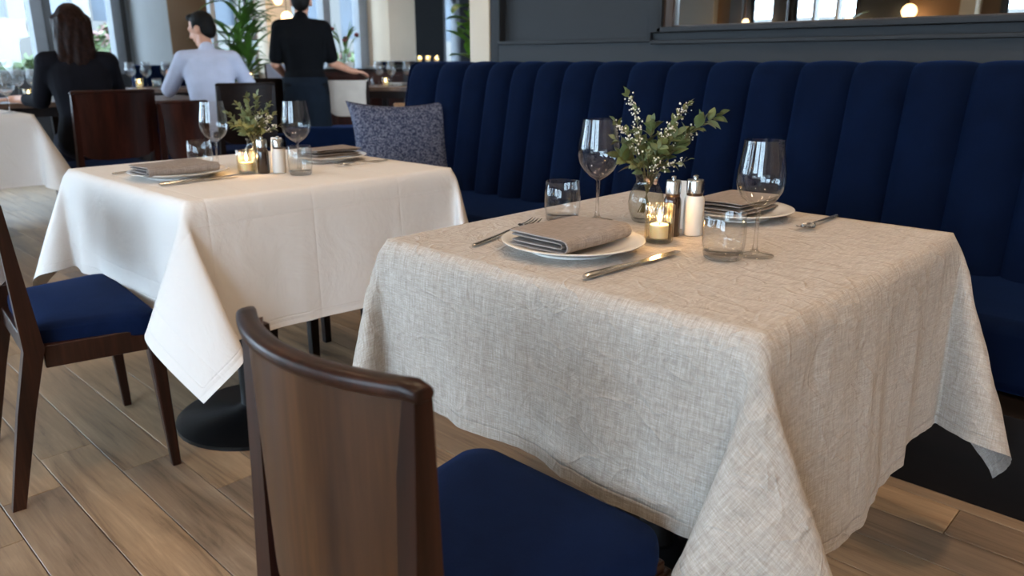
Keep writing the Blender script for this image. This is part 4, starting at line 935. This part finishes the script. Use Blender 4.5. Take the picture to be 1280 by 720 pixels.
fv = thing('flower_vase', 'tall vase of red flowers and greenery in front of the far window', 'vase', (-7.35, 4.98, 1.041)); MB().lathe([(0, 0), (.05, 0), (.06, .08), (.045, .16), (.05, .18), (.045, .18), (.04, .16), (.05, .02), (0, .01)], 24).build('vase_body', M['smoky'], fv)
fl = thing('flower_bouquet', 'red flowers with tall green stems in the far vase', 'flowers', (-7.35, 4.98, 1.05))
for k in range(8):
    a = k * 2.4; tip = Vector((math.cos(a) * .12 + .03, math.sin(a) * .13, .28 + .22 * r_.random())); s_ = MB().tube([(0, 0, .02), tip * .5 + Vector((0, 0, .06)), tip], .004, 6).build('stem', M['palm'], fl)
    MB().add(*strap_leaf(tip * .55 + Vector((0, 0, .05)), Vector((math.cos(a), math.sin(a), 1.2)).normalized(), .2, .018, .8)).build('leaf', M['palm'], s_, smooth=80)
    if k % 2: MB().ell(tip, (.028, .028, .022), 10, 6).build('flower', M['red_flower'], s_)

# ------------------------------------------------------------------ people (local: facing +y)
def hand(mb, wrist, d, palm_n, k=1.0, side=1):
    w = Vector(wrist); d = Vector(d).normalized(); n = Vector(palm_n).normalized(); s_ = d.cross(n).normalized() * side
    mb.capsule(w, .026 * k, w + d * .03, .026 * k, 8)
    for q in (-.024, -.008, .008, .024): mb.capsule(w + d * .02 + s_ * q * .7, .014 * k, w + d * .085 + s_ * q, .0125 * k, 8)
    for q, L in ((-.027, .062), (-.009, .074), (.009, .08), (.027, .072)):
        a = w + d * .085 + s_ * q; b = a + d * L * .55 - n * L * .12; c = b + d * L * .45 - n * L * .25; mb.capsule(a, .0095 * k, b, .0088 * k, 8); mb.capsule(b, .0088 * k, c, .0075 * k, 8)
    a = w + d * .03 + s_ * .026; b = a + (d * .7 + s_ * .7) * .045 - n * .01; c = b + (d * .95 + s_ * .2) * .035; mb.capsule(a, .0125 * k, b, .011 * k, 8); mb.capsule(b, .011 * k, c, .009 * k, 8)
def head(mb, c, face, k=1.0):
    c = Vector(c); f = Vector(face).normalized(); rz = math.atan2(-f.x, f.y); rot = Euler((math.asin(max(-1, min(1, f.z))), 0, rz)); m = rot.to_matrix(); w = lambda *p: c + m @ (Vector(p) * k)
    mb.ell(w(0, -.008, .03), (.074 * k, .092 * k, .092 * k), 16, 12, rot); mb.ell(w(0, .022, -.035), (.056 * k, .068 * k, .075 * k), 14, 10, rot); mb.ell(w(0, .062, -.088), (.024 * k, .024 * k, .022 * k), 10, 8, rot)
    mb.capsule(w(0, .086, .012), .010 * k, w(0, .106, -.026), .014 * k); mb.ell(w(0, .084, -.058), (.024 * k, .014 * k, .008 * k), 10, 6, rot); mb.ell(w(0, .080, .028), (.05 * k, .018 * k, .012 * k), 12, 6, rot)
    for s_ in (-1, 1): mb.ell(w(s_ * .077, -.006, -.008), (.011 * k, .020 * k, .033 * k), 10, 8, rot); mb.ell(w(s_ * .030, .082, .008), (.013 * k, .010 * k, .009 * k), 8, 6, rot)
    return w, rot
def person(label, loc, rz, J, face, cloth, hair, trousers, hairfn, seated=True, kh=1.0, sleeve=1.0, hands=()):
    t = thing('person', label, 'person', loc, rz); b = MB()
    neck, hd, ch, wa, hip = J['neck'], J['head'], J['chest'], J['waist'], J['hip']
    def torso(mb, e=0.0, top=True):
        hp, wv, cv, nv = Vector(hip), Vector(wa), Vector(ch), Vector(neck); sz = (J['shL'][2] + J['shR'][2]) / 2; sv = Vector((0, J['shL'][1], sz)); rings = []
        for c_, w_, d_ in ((hp - Vector((0, 0, .09)), .13, .10), (hp - Vector((0, 0, .04)), .165, .115), (hp + Vector((0, 0, .04)), .168, .118), (wv, .138, .098), (wv.lerp(cv, .5), .150, .104), (cv, .166, .112), (sv - Vector((0, 0, .07)), .176, .108), (sv - Vector((0, 0, .01)), .168, .088), (sv + Vector((0, 0, .03)), .120, .068), (nv - Vector((0, 0, .01)), .062, .058)): rings.append((c_, w_ + e, d_ + e))
        rv = []; rf = []; q_ = 20
        for c_, w_, d_ in rings: rv += [(c_.x + w_ * math.copysign(abs(math.cos(2 * PI * k / q_)) ** .85, math.cos(2 * PI * k / q_)), c_.y + d_ * math.sin(2 * PI * k / q_), c_.z) for k in range(q_)]
        for i in range(len(rings) - 1):
            for k in range(q_): rf.append((i * q_ + k, i * q_ + (k + 1) % q_, (i + 1) * q_ + (k + 1) % q_, (i + 1) * q_ + k))
        rf.append(tuple(range(q_))[::-1]); rf.append(tuple((len(rings) - 1) * q_ + k for k in range(q_))); mb.add(rv, rf)
        for s_ in 'LR': mb.capsule(Vector(neck) - Vector((0, 0, .05)), .05 + e, J['sh' + s_], .056 + e)
    torso(b); b.capsule(Vector(neck) - Vector((0, 0, .05)), .055, hd, .052); w, rot = head(b, hd, face, kh)
    for s_ in 'LR':
        b.capsule(J['sh' + s_], .050, J['el' + s_], .040); b.capsule(J['el' + s_], .039, J['wr' + s_], .026); b.capsule(Vector(hip) + Vector(((-.09 if s_ == 'L' else .09), 0, -.02)), .085, J['kn' + s_], .060); b.capsule(J['kn' + s_], .056, J['an' + s_], .040)
        b.capsule(J['an' + s_], .038, Vector(J['an' + s_]) + Vector((0, .14, -.04)), .030)
    for s_, d, n, sd_ in hands: hand(b, J['wr' + s_], d, n, 1, sd_)
    blob('body', b, M['skin'], t, .0085, 2)
    c = MB(); torso(c, .014); c.capsule(Vector(neck) - Vector((0, 0, .035)), .062, Vector(neck) + Vector((0, -.004, .008)), .058)
    for s_ in 'LR':
        sh, el, wr = Vector(J['sh' + s_]), Vector(J['el' + s_]), Vector(J['wr' + s_])
        if sleeve >= 1: c.capsule(sh, .066, el, .058); c.capsule(el, .057, el.lerp(wr, .82 if sleeve > 1 else .55), .044)
        else: c.capsule(sh, .066, sh.lerp(el, sleeve), .062)
    cl = blob(cloth[0], c, M[cloth[1]], t, .011, 4)
    l = MB(); l.ell(Vector(hip) - Vector((0, 0, .02)), (.182, .132, .125), 16, 12)
    for s_ in 'LR': l.capsule(Vector(hip) + Vector(((-.09 if s_ == 'L' else .09), 0, -.02)), .098, J['kn' + s_], .073); l.capsule(J['kn' + s_], .072, Vector(J['an' + s_]) + Vector((0, 0, .02)), .055)
    blob('trousers', l, M[trousers], t, .013, 3)
    for s_ in 'LR':
        a = Vector(J['an' + s_]); sh_ = MB().capsule(a + Vector((0, -.03, -.035)), .042, a + Vector((0, .15, -.045)), .036); blob('shoe', sh_, M['black_cloth'], t, .01, 2)
    hm = MB(); hairfn(hm, w, rot, kh); blob('hair', hm, M[hair], t, .008, 3)
    return t
def seated(sh, hipz, wrL, wrR, elL, elR, lean=.06, hdo=(0, .05)):
    return dict(hip=(0, 0, hipz), waist=(0, .01, hipz + .16), chest=(0, lean * .7, sh - .17), neck=(0, lean + .01, sh + .05), head=(hdo[0], lean + hdo[1], sh + .20), shL=(-.175, lean, sh - .02), shR=(.175, lean, sh - .02), elL=elL, elR=elR, wrL=wrL, wrR=wrR,
        knL=(-.13, .42, hipz - .04), knR=(.13, .42, hipz - .04), anL=(-.13, .40, .085), anR=(.13, .40, .085))
def long_hair(h, w, rot, k):
    h.ell(w(0, -.022, .042), (.092, .106, .098), 16, 12, rot); h.ell(w(0, -.062, -.05), (.094, .066, .14), 16, 12, rot)
    for x, dz in ((-.07, -.30), (-.04, -.36), (0, -.30), (.035, -.28), (.07, -.24)): h.capsule(w(x * .8, -.06, 0), .040, w(x * 1.05, -.085, dz * .62), .036); h.capsule(w(x * 1.05, -.085, dz * .62), .034, w(x * 1.0, -.075, dz), .014)
    for s_ in (-1, 1): h.capsule(w(s_ * .075, .01, .04), .030, w(s_ * .088, -.02, -.14), .026)
    hr = random.Random(3)
    for i in range(22):
        a = PI * (1.0 + i / 21); x = math.cos(a) * .094; y = -.03 + math.sin(a) * .074; Lh = hr.uniform(.20, .36) - .10 * abs(math.cos(a)); pts = [w(x * .62, y * .7 - .01, .075)]
        for q in range(1, 7): pts.append(w(x * (1 + .05 * math.sin(q * 1.4 + i)), y * (1 + .10 * math.sin(q * 1.1 + i * 2)) - .01 * q / 6, .075 - (Lh + .075) * q / 6))
        h.tube(pts, [.016, .019, .019, .018, .017, .014, .006], 7)
def short_hair(h, w, rot, k):
    h.ell(w(0, -.020, .046), (.081, .094, .088), 16, 12, rot); h.ell(w(0, -.050, .0), (.074, .058, .085), 14, 10, rot); h.ell(w(0, .042, .098), (.060, .050, .030), 12, 8, rot)
    for s_ in (-1, 1): h.ell(w(s_ * .072, .004, .022), (.012, .024, .036), 10, 8, rot)
person('woman with long brown hair in a dark blazer seated with her back to us', (-5.56, 1.74, 0), R(76), seated(1.12, .61, (-.37, .37, .865), (.18, .50, .87), (-.235, .16, .86), (.225, .16, .86), .03), (0, 1, -.1), ('blazer', 'blazer'), 'hair_brown', 'denim', long_hair, sleeve=1.0, kh=1.06, hands=(('L', (-.9, .5, -.05), (0, 0, 1), 1), ('R', (-.3, .9, -.1), (0, 0, 1), -1)))
person('dark haired man in a pale blue shirt seated and looking left', (-5.80, 2.72, 0), R(66), seated(1.14, .61, (-.26, .44, .95), (.20, .46, .90), (-.30, .16, .90), (.30, .14, .90), .08, (-.02, .08)), (-.80, .60, -.28), ('shirt', 'shirt'), 'hair_black', 'denim', short_hair, sleeve=1.0, kh=1.04, hands=(('L', (.15, .5, .7), (0, 1, 0), 1), ('R', (-.4, .9, -.1), (0, 0, 1), -1)))
WJ = dict(hip=(0, 0, .95), waist=(0, .01, 1.10), chest=(0, .0, 1.31), neck=(0, .0, 1.52), head=(.01, .035, 1.655), shL=(-.170, 0, 1.44), shR=(.170, 0, 1.44), elL=(-.225, .02, 1.15), elR=(.225, .04, 1.16), wrL=(-.16, .22, 1.05), wrR=(.385, .18, 1.09), knL=(-.10, .02, .50), knR=(.10, .02, .50), anL=(-.10, -.02, .085), anR=(.10, -.02, .085))
WJ = {k: (p[0], p[1], p[2] * .945 if p[2] > .2 else p[2]) for k, p in WJ.items()}
wt = person('waiter in black short sleeved shirt and dark apron standing with back turned', (-5.71, 3.48, 0), R(58), WJ, (.1, 1, -.15), ('polo_shirt', 'black_cloth'), 'hair_black', 'black_cloth', short_hair, sleeve=.82, hands=(('L', (.3, .8, -.4), (0, 0, 1), 1), ('R', (.85, .45, -.12), (0, 0, 1), -1)))
ap = MB(); v = []; f = []
for j in range(9):
    zz = .985 - .60 * j / 8
    for i in range(33): a = PI * (1.5 + 2 * (i / 32 - .5) * .94); rr = 1 + .035 * j / 8 * math.sin(i * 1.9); v.append((math.cos(a) * (.180 + .012 * j / 8) * rr, -math.sin(a) * -1 * (.142 + .012 * j / 8) * rr + .005, zz))
for j in range(8):
    for i in range(32): f.append((j * 33 + i, j * 33 + i + 1, (j + 1) * 33 + i + 1, (j + 1) * 33 + i))
aq = ap.add(v, f).build('apron', M['apron'], wt, smooth=80); so = aq.modifiers.new('thick', 'SOLIDIFY'); so.thickness = .006
